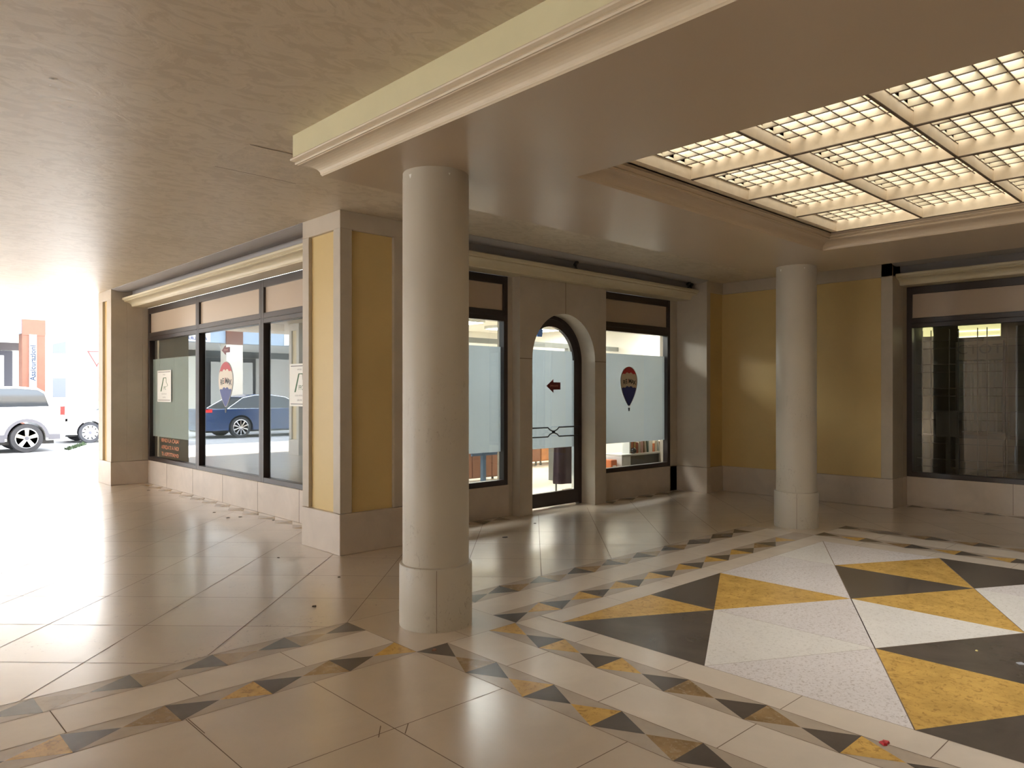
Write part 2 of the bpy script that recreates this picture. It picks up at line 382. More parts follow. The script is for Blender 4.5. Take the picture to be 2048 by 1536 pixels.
# inlay trims along the shop fronts
q(3.90, 4.12, 6.79, 13.25, M['floor2']); hour('y', 3.90, 4.12, 6.8, 1, 13.2, 0, (tl, lambda k: M['tan']))
q(4.28, 6.2, 6.41, 6.63, M['floor2']); hour('x', 6.41, 6.63, 4.3, 1, 6.2, 0, (dl, tl))
q(7.93, 9.75, 6.41, 6.63, M['floor2']); hour('x', 6.41, 6.63, 7.95, 1, 9.75, 0, (dl, tl))
q(10.53, 10.75, -1.2, 3.6, M['floor2']); hour('y', 10.53, 10.75, 3.55, -1, -1.2, 0, (dl, tl))
# centre field: triangles on the lattice
PJ = [3.31 - .535*j for j in range(9)]
def P(i, j): return (PX[i], PJ[j])
col_of = {}
D_, G_, W_, X_ = M['dark'], M['gold'], M['white'], M['white2']
field = [((0,0),(1,0),(1,1),G_),((1,0),(2,0),(1,1),D_),((0,0),(1,1),(0,2),D_),((2,0),(1,1),(2,2),G_),((2,0),(3,1),(2,2),W_),((2,0),(3,0),(3,1),W_),
 ((3,0),(4,0),(3,1),X_),((4,0),(3,1),(4,2),W_),((3,1),(4,2),(3,3),G_),((3,1),(2,2),(3,3),D_),((1,1),(2,2),(1,3),W_),((1,1),(0,2),(1,3),X_),
 ((2,2),(3,3),(2,4),G_),((2,2),(1,3),(2,4),X_),((4,2),(3,3),(4,4),D_),((0,2),(1,3),(0,4),W_),((1,3),(2,4),(1,5),D_),((0,4),(1,3),(1,5),G_),
 ((3,3),(4,4),(3,5),W_),((3,3),(2,4),(3,5),X_),((0,4),(1,5),(0,6),D_),((2,4),(3,5),(2,6),G_),((2,4),(1,5),(2,6),W_),((4,4),(3,5),(4,6),D_),
 ((3,5),(4,6),(3,7),G_),((3,5),(2,6),(3,7),W_),((1,5),(0,6),(1,7),W_),((1,5),(2,6),(1,7),X_),((0,6),(1,7),(0,8),G_),((4,6),(3,7),(4,8),W_),
 ((2,6),(3,7),(2,8),D_),((2,6),(1,7),(2,8),G_),((0,8),(1,8),(1,7),D_),((1,8),(2,8),(1,7),X_),((2,8),(3,8),(3,7),G_),((3,8),(4,8),(3,7),D_)]
for a, b, c, m_ in field: tri(P(*a), P(*b), P(*c), m_, Z1+.0003)
for a, b in (((3,0.5),(3,1)),): pass
for a, b in (((4,0),(3,1)),((3,1),(2,2)),((2,2),(1,3)),((1,3),(0,4)),((2,2),(1,3)),((1,3),(2,4)),((3,3),(2,4)),((4,2),(3,3))): line(P(*a), P(*b), w=.006)
for a, b in (((0,2),(1,3)),((1,1),(1,3)),((2,2),(2,2)),((2,0),(3,1)),((3,0),(3,1))): line(P(*a), P(*b), w=.0025)
for a, b in (((0,0),(4,0)),((0,0),(0,8)),((4,0),(4,8))): line(P(*a), P(*b), w=.003)
# joints of the bands and strips
for y in (Ua, Ua+Bw, Ub-Bw, Ub):
    line((XL, y), (V1a, y), w=.0035); line((V1b, y), (V2a, y), w=.003)
for x in (V1a, V1a+Bw, V1b-Bw-.01, V1b-.01): line((x, Uc), (x, Ua), w=.0035)
for x in (V2a, V2a+Bw, V2b-Bw, V2b): line((x, Uc), (x, Ua), w=.003)
for a in ((V1a, V1b), (V2a, V2b)):
    for x in a: line((x, Ua), (x, Ub), w=.003)
    line((a[0], Ua), (a[1], Ua), w=.003); line((a[0], Ub), (a[1], Ub), w=.003)
    line(((a[0]+a[1])/2, Ua), ((a[0]+a[1])/2, Ub), w=.003)
for k in range(20):
    x = V1a - .578*(k+1)
    if x > XL: line((x, Ua+Bw), (x, Ub-Bw))
for k in range(1, 7): line((V1b+.655*k, Ua+Bw), (V1b+.655*k, Ub-Bw), w=.003)
for k in range(0, 8):
    y = 2.985-.65*k
    line((V1a+Bw, y), (V1b-Bw-.01, y)); line((V2a+Bw, y), (V2b-Bw, y)); line((V1b-.01, y), (PX[0], y), w=.004); line((PX[4], y), (V2a, y), w=.003)
for k in range(0, 6): line((3.58+.68*k, 3.31), (3.58+.68*k, Ua), w=.003)
line((PX[0], 3.31), (PX[0], Ua), w=.004); line((PX[4], 3.31), (PX[4], Ua), w=.003)
# slabs near left
xs = [2.545-.645*k for k in range(1, 18)]; ys = [2.775, 1.98, 1.3, .62, -.06, -.74]
for x in xs:
    if x > XL: line((x, Uc), (x, Ua))
for y in ys: line((XL, y), (V1a, y))
line((1.265, Ua), (1.265, Ua-.2))
line((1.87, 2.84), (1.80, 2.75)) ; line((1.975, 2.775), (1.905, 2.70))
# diagonal slab grid, clipped to the regions that have it
r2 = math.sqrt(2)
def diag_ok(x, y):
    if x < XL+.02 or x > 12.4 or y > 18.1 or y < -8.9: return False
    if y > Ub:
        if x > 3.90 and y > 6.79 and x < 4.3: return False
        if y > 6.41 and x > 4.2: return False
        return True
    if x > V2b and x < 10.53: return True
    if y < Ud: return True
    return False
def clip_line(p, d, L, w):
    n = int(L/0.02); run = None
    for i in range(n+1):
        t = -L/2 + L*i/n; x, y = p[0]+d[0]*t, p[1]+d[1]*t
        ok = diag_ok(x, y)
        if ok and run is None: run = (x, y)
        if (not ok or i == n) and run is not None:
            line(run, (x, y), w=w); run = None
for k in range(-30, 45):
    b = 4.065 + .666*k; clip_line((b/r2, b/r2), (1/r2, -1/r2), 46, .0045)
for k in range(-35, 35):
    a = .07 + .643*k; clip_line((a/r2+6/r2, -a/r2+6/r2), (1/r2, 1/r2), 46, .0045)
floor = S(fl, 'floor', fix=False)

# ------------------------------------------------------------------ ceiling slab with the ring beam and the luminous ceiling
H = 3.2
RX0, RX1, RY1 = 2.45, 8.62, 4.41       # outer edge of the dropped ring
RY0 = 2*UM - RY1
OX0, OX1, OY1 = 3.675, 7.37, 3.27      # opening
OY0 = 2*UM - OY1
c = MB()
def slab(x0, x1, y0, y1): c.box(x0, x1, y0, y1, H, H+.25, M['plaster'])
hx0, hx1, hy0, hy1 = OX0+.1, OX1-.1, OY0+.1, OY1-.1
slab(-9, 3.56, -9, hy0); slab(3.56, 12.5, -9, hy0)
slab(-9, hx0, hy0, hy1); slab(hx1, 10.27, hy0, hy1); slab(-9, 10.27, hy1, 6.09)
slab(-9, 3.57, 6.09, 20.0); slab(9.8, 10.27, 6.09, 6.3); slab(3.57, 4.4, 13.9, 20.0); slab(4.4, 14, 13.9, 20.0); slab(3.57, 4.28, 6.09, 6.8)
slab(3.57, 4.4, 13.25, 13.9)
ceil = S(c, 'ceiling')
patch = MB()   # cracked repair patch beside the ring corner
pz = H-.001
pp = [(2.37, 4.60), (2.19, 5.07), (1.93, 5.60), (2.2, 5.64), (2.55, 5.66), (2.62, 5.2), (2.68, 4.6)]
def gpt(x, y, Hh):
    t = (Hh-1.5)/(787-y); r_ = (x-1024)*t; f_ = 1484.7*t
    return (r_*.7265+f_*.687, -r_*.687+f_*.7266)
pa = [gpt(*p, H) for p in ((500, 289), (590, 309), (640, 330), (636, 350), (592, 367), (510, 349), (430, 332), (462, 308))]
patch.face([(x, y, pz) for x, y in pa], stone('patched_plaster', (0.60, 0.52, 0.405), 0.10, 9, 0.42, 0.4, speck=(0.33, 0.27, 0.2), speck_amt=.35, speck_scale=34, bmp=0.4))
for i0, i1 in ((0, 1), (4, 5), (5, 6)):
    a = Vector(pa[i0]); b = Vector(pa[i1]); n_ = Vector((-(b-a).y, (b-a).x)).normalized()*.004
    patch.face([(*(a-n_), pz-.001), (*(b-n_), pz-.001), (*(b+n_), pz-.001), (*(a+n_), pz-.001)], M['joint'])
patch.build('plaster_patch', parent=ceil)
flk = MB()
for (x, y, s_) in ((102, 157, .02), (110, 158, .018), (141, 214, .016), (143, 210, .01), (100, 170, .006), (118, 178, .008), (125, 245, .006), (190, 193, .006)):
    gx, gy = gpt(x, y, H); k = [(gx+s_*random.uniform(.5, 1.3)*math.cos(a*1.05), gy+s_*random.uniform(.4, 1)*math.sin(a*1.05)) for a in range(6)]
    flk.face([(x_, y_, pz) for x_, y_ in k], M['signwhite'])
flk.build('bare_spots', parent=ceil)

ring = struct('trim_1', ((RX0+RX1)/2, UM, 2.93))
L0 = ring.location
def rect_ring(mb, x0, x1, y0, y1, X0, X1, Y0, Y1, z, mat):   # horizontal frame
    mb.face([(X0, Y0, z), (X1, Y0, z), (x1, y0, z), (x0, y0, z)], mat); mb.face([(X1, Y0, z), (X1, Y1, z), (x1, y1, z), (x1, y0, z)], mat)
    mb.face([(X1, Y1, z), (X0, Y1, z), (x0, y1, z), (x1, y1, z)], mat); mb.face([(X0, Y1, z), (X0, Y0, z), (x0, y0, z), (x0, y1, z)], mat)
so = MB(); rect_ring(so, OX0, OX1, OY0, OY1, RX0, RX1, RY0, RY1, 2.93, M['soffit'])
so.build('soffit', parent=ring, off=L0, fix=False)
def cove_prof():
    pr = [(0, 2.93), (0.005, 2.937)]
    for k in range(9):
        a = k/8*PI/2; pr.append((0.008+.105*(1-math.cos(a)), 2.94+.062*math.sin(a)))
    pr += [(.118, 3.006), (.126, 3.006), (.130, 3.014), (.126, 3.022), (.136, 3.026), (.150, 3.034), (.152, 3.042), (.146, 3.050), (.138, 3.052), (.138, 3.205)]
    return pr
CP = cove_prof()
def sweep_rect(mb, x0, x1, y0, y1, sgn, prof, matf):
    pts = lambda d: [(x0-sgn*d, y0-sgn*d), (x1+sgn*d, y0-sgn*d), (x1+sgn*d, y1+sgn*d), (x0-sgn*d, y1+sgn*d)]
    for i in range(len(prof)-1):
        a = pts(prof[i][0]); b = pts(prof[i+1][0]); za, zb = prof[i][1], prof[i+1][1]
        for k in range(4):
            l = (k+1) % 4
            mb.face([(*a[k], za), (*a[l], za), (*b[l], zb), (*b[k], zb)], matf(i))
oc = MB(); sweep_rect(oc, RX0, RX1, RY0, RY1, 1, CP, lambda i: M['fascia'] if i >= len(CP)-2 else M['cornice2']); oc.build('outer_cornice', parent=ring, off=L0, fix=True)
INP = CP[:-2] + [(.17, 3.055), (.17, 3.03), (.175, 3.03)]
ic = MB(); sweep_rect(ic, OX0, OX1, OY0, OY1, -1, CP[:-2]+[(.15, 3.062), (.172, 3.062)], lambda i: M['soffit']); ic.build('inner_cornice', parent=ring, off=L0, fix=True)

# luminous ceiling: frame, dividers, egg-crate louvre, diffuser
FX0, FX1, FY0, FY1 = 3.86, 7.18, -.70, 3.045
sk = struct('window_7', (5.52, UM, 3.06)); LS = sk.location
M['louvre'] = plain('louvre_cream', (0.50, 0.44, 0.31), 0.4)
M['divider'] = stone('divider_cream', (0.72, 0.62, 0.47), 0.10, 6, 0.4, 0.4, bmp=0.0)
M['bar'] = plain('bar_brown', (0.14, 0.10, 0.07), 0.5)
fr = MB()
fr.box(FX0-.19, FX0, FY0-.19, FY1+.19, 3.062, 3.22, M['divider']); fr.box(FX1, FX1+.04, FY0-.19, FY1+.19, 3.062, 3.22, M['divider'])
fr.box(FX1+.04, OX1-.1, FY0-.19, FY1+.19, 3.062, 3.22, M['soffit'])
fr.box(FX0, FX1, FY0-.19, FY0, 3.062, 3.22, M['divider']); fr.box(FX0, FX1, FY1, FY1+.19, 3.062, 3.22, M['divider'])
fr.build('frame', parent=sk, off=LS)
for i in range(1, 4):
    d = MB(); x = FX0+.83*i; d.box(x-.011, x+.011, FY0, FY1, 3.066, 3.22, M['divider']); d.box(x-.0125, x+.0125, FY0, FY1, 3.060, 3.066, M['bar']); d.build('divider', parent=sk, off=LS)
for j in range(1, 5):
    d = MB(); y = FY1-.749*j; d.box(FX0, FX1, y-.008, y+.008, 3.066, 3.22, M['divider']); d.box(FX0, FX1, y-.009, y+.009, 3.061, 3.066, M['bar']); d.build('divider', parent=sk, off=LS)
for i in range(4):
    for j in range(5):
        lv = MB(); x0 = FX0+.83*i+.011; x1 = FX0+.83*(i+1)-.011; y1 = FY1-.749*j-.008; y0 = FY1-.749*(j+1)+.008
        zb = 3.15
        for k in range(0, 7):
            x = x0+.03+.138*k
            if x < x1: lv.box(x-.004, x+.004, y0, y1, zb-.002, zb+.05, M['louvre']); lv.box(x-.0055, x+.0055, y0, y1, zb-.006, zb-.002, M['bar'])
        ny = 7
        for k in range(0, ny+1):
            y = y0+(y1-y0)*k/ny
            # curved vane, concave towards the room
            pr = [(-.004, zb), (.004, zb), (.010, zb+.014), (.022, zb+.028), (.042, zb+.042), (.034, zb+.046), (.014, zb+.034), (.001, zb+.018)]
            pr = [(min(max(y+p_, y0), y1), z_) for p_, z_ in pr]
            lv.prism(pr, lambda a, b, t: (t, a, b), x0, x1, M['louvre'])
            lv.box(x0, x1, y-.003, y+.003, zb-.003, zb, M['bar'])
        lv.build('louvre_panel', parent=sk, off=LS)
df = MB(); dm = plain('diffuser', (0.9, 0.88, 0.8), 0.5, emit=(1.0, 0.98, 0.95), es=SKY_PANEL)
df.box(FX0-.02, FX1+.02, FY0-.02, FY1+.02, 3.235, 3.245, dm); df.build('diffuser', parent=sk, off=LS)
bx = MB(); bx.box(FX0-.2, FX1+.2, FY0-.2, FY1+.2, 3.40, 3.45, M['greypaint']); bx.build('light_box', parent=sk, off=LS)

# ------------------------------------------------------------------ piers, walls
def pier(name, x0, x1, y0, y1, faces, st=.125, zt=3.03):
    """clad pier: yellow recessed panels inside stone stiles. faces subset of 'w','s','n','e'."""
    r = struct(name, ((x0+x1)/2, (y0+y1)/2, 0)); L = r.location; d = .035
    core = MB(); core.box(x0+d, x1-d, y0+d, y1-d, .38, H, M['yellow']); core.build('panel', parent=r, off=L)
    if 's' not in faces:
        sf = MB(); sf.bbox(x0+st, x1-st, y0, y0+.2, .385, zt, M['stone'], .003); sf.build('stone_face', parent=r, off=L)
    s_ = MB()
    s_.bbox(x0, x1, y0, y1, zt, H, M['stone'], .003)
    for (a, b) in ((x0, y0), (x1, y0), (x0, y1), (x1, y1)):
        ax = (a, a+st) if a == x0 else (a-st, a); by = (b, b+st) if b == y0 else (b-st, b)
        s_.bbox(ax[0], ax[1], by[0], by[1], .385, zt, M['stone'], .003)
    s_.build('stone_surround', parent=r, off=L)
    pl = MB(); pl.bbox(x0-.006, x1+.006, y0-.006, y1+.006, 0, .381, M['sill'], .004); pl.build('plinth', parent=r, off=L)
    return r
pier('wall_corner_pier', 3.555, 4.275, 6.07, 6.79, 'ws')
pier('wall_street_pier', 3.555, 4.275, 13.25, 13.97, 'w', st=.24)
pier('wall_street_pier_outer', -0.9, -0.2, 16.5, 17.0, 'ws')
pier('wall_street_pier_far', -9.0, -8.3, 16.5, 17.0, 'ws')

# north-east pier and east wall
def wallbox(name, *boxes):
    r = MB()
    for b in boxes: r.bbox(*b) if len(b) == 8 else r.box(*b)
    return S(r, name)
ew = MB()
ew.box(10.285, 10.6, 3.7, 6.3, .38, 3.03, M['yellow'])
ew.box(9.92, 10.6, 6.135, 6.6, .38, 3.03, M['yellow'])
ew.bbox(10.25, 10.6, 3.62, 3.765, .385, 3.2, M['stone'], .003)
ew.bbox(10.25, 10.6, 3.62, 6.1, 3.03, 3.2, M['stone'], .003)
ew.bbox(9.80, 10.30, 6.10, 6.75, 3.03, 3.2, M['stone'], .003)
ew.bbox(9.80, 9.90, 6.10, 6.75, .385, 3.03, M['stone'], .003)
S(ew, 'wall_east')
bb = MB(); bb.bbox(10.243, 10.6, 3.614, 6.1, 0, .381, M['sill'], .004); bb.bbox(9.794, 10.3, 6.093, 6.8, 0, .381, M['sill'], .004)
S(bb, 'baseboard_east')
er = MB(); er.box(10.6, 10.8, 3.62, 3.66, 0.381, 3.35, M['stone']); er.box(10.6, 10.8, 3.614, 3.66, 0, .381, M['sill']); S(er, 'wall_east_return')
nr = MB(); nr.box(9.62, 9.82, 6.63, 6.8, 0, 3.35, M['stone']); nr.box(6.18, 6.30, 6.635, 6.8, .0, 3.0, M['stone']); nr.box(7.90, 8.0, 6.635, 6.8, 0, 3.0, M['stone'])
nr.box(4.27, 10.3, 6.66, 6.85, 2.935, 3.5, M['stone']); S(nr, 'wall_north')

def shop_cornice(name, fn, a, b):
    """fn(d, z, t): d = distance out from the window plane"""
    m_ = MB()
    pr = [(0.0, 2.93), (.245, 2.93), (.25, 2.936)]
    for k in range(9):
        g = k/8*PI/2; pr.append((.255+.10*(1-math.cos(g)), 2.94+.066*math.sin(g)))
    pr += [(.365, 3.010), (.372, 3.014), (.368, 3.024), (.382, 3.030), (.398, 3.040), (.400, 3.062), (.392, 3.072), (.372, 3.076), (.25, 3.08), (.25, 3.08), (0.0, 3.08)]
    m_.prism(pr, fn, a, b, M['cornice'])
    m_.build
    r = S(m_, name)
    g_ = MB()
    pr2 = [(.24, 3.08), (.24, 3.185)]
    for k in range(9):
        t = k/8; pr2.append((.24+.32*t, 3.195-.03*math.sin(PI*t)))
    pr2 += [(.56, 3.3), (0, 3.3), (0, 3.08)]
    g_.prism(pr2, fn, a, b, M['greypaint']); g_.build('cove_strip', parent=r)
    return r
shop_cornice('trim_2', lambda d, z, t: (4.12-d, t, z), 6.79, 13.25)
shop_cornice('trim_3', lambda d, z, t: (t, 6.63-d, z), 4.275, 9.80)
shop_cornice('trim_4', lambda d, z, t: (10.75-d, t, z), -1.3, 3.62)

def shop_window(name, fn, a, b, sill_to=2.38, glass='glass', film=(.79, 2.07), fw=.07, first=True, film_a=None, film_b=None, fm='film'):
    """one glazed bay between a and b, fn(t, d, z): t along, d inwards from the plane"""
    p = fn((a+b)/2, 0, .385); w = struct(name, p); L = w.location
    def B(mb, t0, t1, d0, d1, z0, z1, mt):
        P0 = fn(t0, d0, z0); P1 = fn(t1, d1, z1); mb.bbox(min(P0[0], P1[0]), max(P0[0], P1[0]), min(P0[1], P1[1]), max(P0[1], P1[1]), z0, z1, mt, .004)
    f = MB()
    B(f, a, a+fw/2+.03, 0, .09, .385, 2.93, M['frame']); B(f, b-fw/2-.03, b, 0, .09, .385, 2.93, M['frame'])
    B(f, a, b, 0.002, .088, .385, .45, M['frame']); B(f, a, b, 0.002, .088, 2.83, 2.93, M['frame']); B(f, a, b, .002, .088, 2.38, 2.51, M['frame'])
    B(f, a+.03, b-.03, -.006, .02, 2.435, 2.447, M['frame'])
    f.build('frame', parent=w, off=L)
    g = MB(); P0 = fn(a+.05, .05, .44); P1 = fn(b-.05, .05, 2.39)
    g.face([fn(a+.05, .05, .44), fn(b-.05, .05, .44), fn(b-.05, .05, 2.39), fn(a+.05, .05, 2.39)], M[glass]); g.build('pane', parent=w, off=L)
    t = MB(); B(t, a+.05, b-.05, .03, .05, 2.50, 2.84, M['panel']); t.build('transom_panel', parent=w, off=L)
    if film:
        g = MB(); g.face([fn(a+.055, .062, film[0]), fn(b-.055, .062, film[0]), fn(b-.055, .062, film[1]), fn(a+.055, .062, film[1])], M[fm]); g.build('frosted_film', parent=w, off=L)
    return w
fW = lambda t, d, z: (4.12+d, t, z)
fN = lambda t, d, z: (t, 6.63+d, z)
fE = lambda t, d, z: (10.75+d, t, z)
shop_window('window_1', fW, 11.07, 13.25, fm='film_lit'); shop_window('window_2', fW, 8.95, 11.07, film=None); shop_window('window_3', fW, 6.79, 8.95, film=None)
shop_window('window_4', fN, 4.275, 6.20); shop_window('window_5', fN, 7.96, 9.62)
shop_window('window_6', fE, 1.17, 3.62, film=None); shop_window('window_8', fE, -1.3, 1.17, film=None)
# plinth walls under the windows
def plinth(name, boxes, joints, jf):
    m_ = MB()
    for b in boxes: m_.bbox(*b, M['sill'], .004)
    for j in joints: m_.box(*jf(j), M['joint'])
    return S(m_, name)
plinth('baseboard_left', [(4.12, 4.30, 6.79, 13.25, 0, .384)], [7.95, 9.05, 10.15, 11.25, 12.35], lambda y: (4.1188, 4.13, y-.003, y+.003, 0, .384))
plinth('baseboard_north', [(4.275, 6.22, 6.63, 6.80, 0, .384), (7.9, 9.80, 6.63, 6.80, 0, .384)], [4.9, 5.5], lambda x: (x-.002, x+.002, 6.6288, 6.64, 0, .384))
plinth('baseboard_shop', [(10.75, 10.95, -1.3, 3.62, 0, .384)], [2.4, 1.2, 0], lambda y: (10.7488, 10.76, y-.002, y+.002, 0, .384))

# arch portal
AX0, AX1, AY0, AY1 = 6.28, 7.918, 6.5, 6.83
AC, AR, AS = 7.09, .597, 1.93
po = MB(); NSEG = 28
arc = [(AC+AR*math.cos(PI-PI*k/NSEG), AS+AR*math.sin(PI-PI*k/NSEG)) for k in range(NSEG+1)]
def yy(y): return lambda p, q_, t=None: (p, y, q_)
for y in (AY0, AY1):
    po.face([(AX0, y, 0), (AC-AR, y, 0), (AC-AR, y, AS), (AX0, y, AS)], M['stone']); po.face([(AC+AR, y, 0), (AX1, y, 0), (AX1, y, AS), (AC+AR, y, AS)], M['stone'])
    top = 2.93
    for k in range(NSEG):
        (xa, za), (xb, zb_) = arc[k], arc[k+1]
        po.face([(xa, y, za), (xb, y, zb_), (xb, y, top), (xa, y, top)], M['stone'])
    po.face([(AX0, y, AS), (AC-AR, y, AS), (AC-AR, y, top), (AX0, y, top)], M['stone']); po.face([(AC+AR, y, AS), (AX1, y, AS), (AX1, y, top), (AC+AR, y, top)], M['stone'])
intr = [(AC-AR, 0)] + arc + [(AC+AR, 0)]
po.strip(intr, lambda p, q_, t: (p, t, q_), AY0, AY1, M['stone'])
for x in (AX0, AX1): po.face([(x, AY0, 0), (x, AY1, 0), (x, AY1, 2.93), (x, AY0, 2.93)], M['stone'])
po.face([(AX0, AY0, 2.93), (AX1, AY0, 2.93), (AX1, AY1, 2.93), (AX0, AY1, 2.93)], M['stone'])
po.box(AC+.008, AC+.015, AY0-.001, AY0+.002, AS+AR, 2.93, M['joint'])
po.box(AX0-.001, AC-AR+.0, AY0-.001, AY0+.002, AS-.004, AS+.004, M['joint']); po.box(AC+AR, AX1+.001, AY0-.001, AY0+.002, AS-.004, AS+.004, M['joint'])
S(po, 'wall_portal')
# door
dr = struct('door_1', (AC, 6.76, 0)); LD = dr.location
DY = 6.74
def arch_ring(mb, ro, ri, y0, y1, zb, mt, n=28):
    o_ = [(AC-ro, zb)] + [(AC+ro*math.cos(PI-PI*k/n), AS+ro*math.sin(PI-PI*k/n)) for k in range(n+1)] + [(AC+ro, zb)]
    i_ = [(AC-ri, zb)] + [(AC+ri*math.cos(PI-PI*k/n), AS+ri*math.sin(PI-PI*k/n)) for k in range(n+1)] + [(AC+ri, zb)]
    for k in range(len(o_)-1):
        for y in (y0, y1): mb.face([(o_[k][0], y, o_[k][1]), (o_[k+1][0], y, o_[k+1][1]), (i_[k+1][0], y, i_[k+1][1]), (i_[k][0], y, i_[k][1])], mt)
        for s_ in (o_, i_): mb.face([(s_[k][0], y0, s_[k][1]), (s_[k+1][0], y0, s_[k+1][1]), (s_[k+1][0], y1, s_[k+1][1]), (s_[k][0], y1, s_[k][1])], mt)
f = MB(); arch_ring(f, AR+.005, AR-.05, DY, DY+.07, 0, M['frame']); f.build('door_frame', parent=dr, off=LD)
f = MB(); arch_ring(f, AR-.052, AR-.145, DY+.006, DY+.056, .2, M['frame']); f.box(AC-AR+.052, AC+AR-.052, DY+.006, DY+.056, .02, .2, M['frame'])
f.box(AC+AR-.149, AC+AR-.145, DY+.01, DY+.05, .2, 1.95, M['chrome'])
f.build('door_leaf', parent=dr, off=LD)
g = MB(); ri = AR-.14; pts_ = [(AC-ri, .19)] + [(AC+ri*math.cos(PI-PI*k/28), AS+ri*math.sin(PI-PI*k/28)) for k in range(29)] + [(AC+ri, .19)]
g.face([(p_, DY+.03, z_) for p_, z_ in pts_], M['glass']); g.build('pane', parent=dr, off=LD)
hfilm = 2.07-AS; fx = math.sqrt(ri*ri-hfilm*hfilm)
fp = [(AC-ri, .78), (AC+ri, .78)] + [(AC+ri*math.cos(a), AS+ri*math.sin(a)) for a in [math.asin(hfilm/ri)*k/4 for k in range(5)]] + [(AC-ri*math.cos(a), AS+ri*math.sin(a)) for a in [math.asin(hfilm/ri)*k/4 for k in range(4, -1, -1)]]
g = MB(); g.face([(p_, DY+.036, z_) for p_, z_ in fp], M['film']); g.build('frosted_film', parent=dr, off=LD)
hd = MB(); hy = DY-.035
for zz, sg in ((1.055, -1), (.935, 1)):
    zc = .995
    path = [(AC-AR+.06, hy, zz), (6.985, hy, zz), (7.02, hy, zz+sg*.03), (AC-.02, hy, zc-sg*.012), (AC+.02, hy, zc-sg*.012), (7.16, hy, zz+sg*.03), (7.195, hy, zz), (AC+AR-.06, hy, zz)]
    hd.tube(path, .0085, M['black'], 8)
hd.lathe([(.02, -.012), (.02, .012)], (AC, hy, .995), M['black'], 12, 'y')
for x in (AC-AR+.09, AC+AR-.09):
    for zz in (1.055, .935): hd.tube([(x, hy, zz), (x, DY+.01, zz)], .007, M['black'], 6)
hd.build('push_bar', parent=dr, off=LD)

# outer walls out of view; gaps on the west side shape the light
ow = MB(); ow.box(-9.2, -9, -9, -.3, 0, 3.2, M['stone']); S(ow, 'wall_west')
ow = MB(); ow.box(-15.3, -15, -14, 13, 0, 10, M['stone']); S(ow, 'wall_light_screen')  # unseen facade added so the west gap gives softer, dimmer light
ow = MB(); ow.box(-9.2, -9, 4.0, 10.4, 0, 3.2, M['stone']); S(ow, 'wall_west_blocker')  # unseen blocker added to keep the bright street out of the east glass
ow = MB(); ow.box(-9, 12.5, -9.2, -9, 0, 3.2, M['stone']); S(ow, 'wall_south')
ow = MB(); ow.box(10.4, 10.6, -9, -1.3, 0, 3.2, M['yellow']); S(ow, 'wall_east_near')
ow = MB(); ow.box(9.8, 12.5, 6.75, 6.95, 0, 3.6, M['stone']); S(ow, 'wall_shop_side')

# ------------------------------------------------------------------ columns
def column(x, y, label):
    t = thing('stone_column', (x, y, 0), label, 'column'); L = t.location
    s_ = MB(); pr = [(.2165, .395), (.2165, 2.895), (.2150, 2.90), (.2150, 2.931)]
    s_.lathe(pr, (0, 0, 0), M['column'], 72); s_.build('shaft', parent=t, smooth=True)
    b_ = MB(); b_.lathe([(.2365, 0), (.2375, .008), (.2375, .390), (.2345, .397), (.2160, .400)], (0, 0, 0), M['column'], 72)
    a = math.atan2(-y, -x) + .02
    ca, sa = math.cos(a), math.sin(a)
    b_.box(0, 0.0, 0, 0, 0, 0, M['joint']) if False else None
    nn = Vector((-sa, ca)) * .0016; c0 = Vector((ca, sa))*.2379; 
    b_.face([(*(c0-nn), .0), (*(c0+nn), .0), (*(c0+nn), .39), (*(c0-nn), .39)], M['joint'])
    b_.build('base', parent=t, smooth=True)
    for da, sz in ((.0, .022), (1.25, .012)):
        a2 = math.atan2(-y, -x) - .85 + da
        for k in range(1):
            ch = MB()
            c_ = Vector((math.cos(a2), math.sin(a2)))*.2170; n_ = Vector((-math.sin(a2), math.cos(a2)))
            ch.face([(*(c_-n_*sz*.5), 2.893), (*(c_+n_*sz*.6), 2.893), (*(c_+n_*sz*.4), 2.893-sz*.8), (*(c_+n_*sz*.05), 2.893-sz*1.3)], M['signwhite']); ch.build('chipped_paint', parent=t)
    return t
column(2.985, 3.885, 'large round stone column in the foreground, on a jointed drum base')
column(8.12, 3.90, 'smaller-looking round stone column further back, scuffed, before the yellow wall')
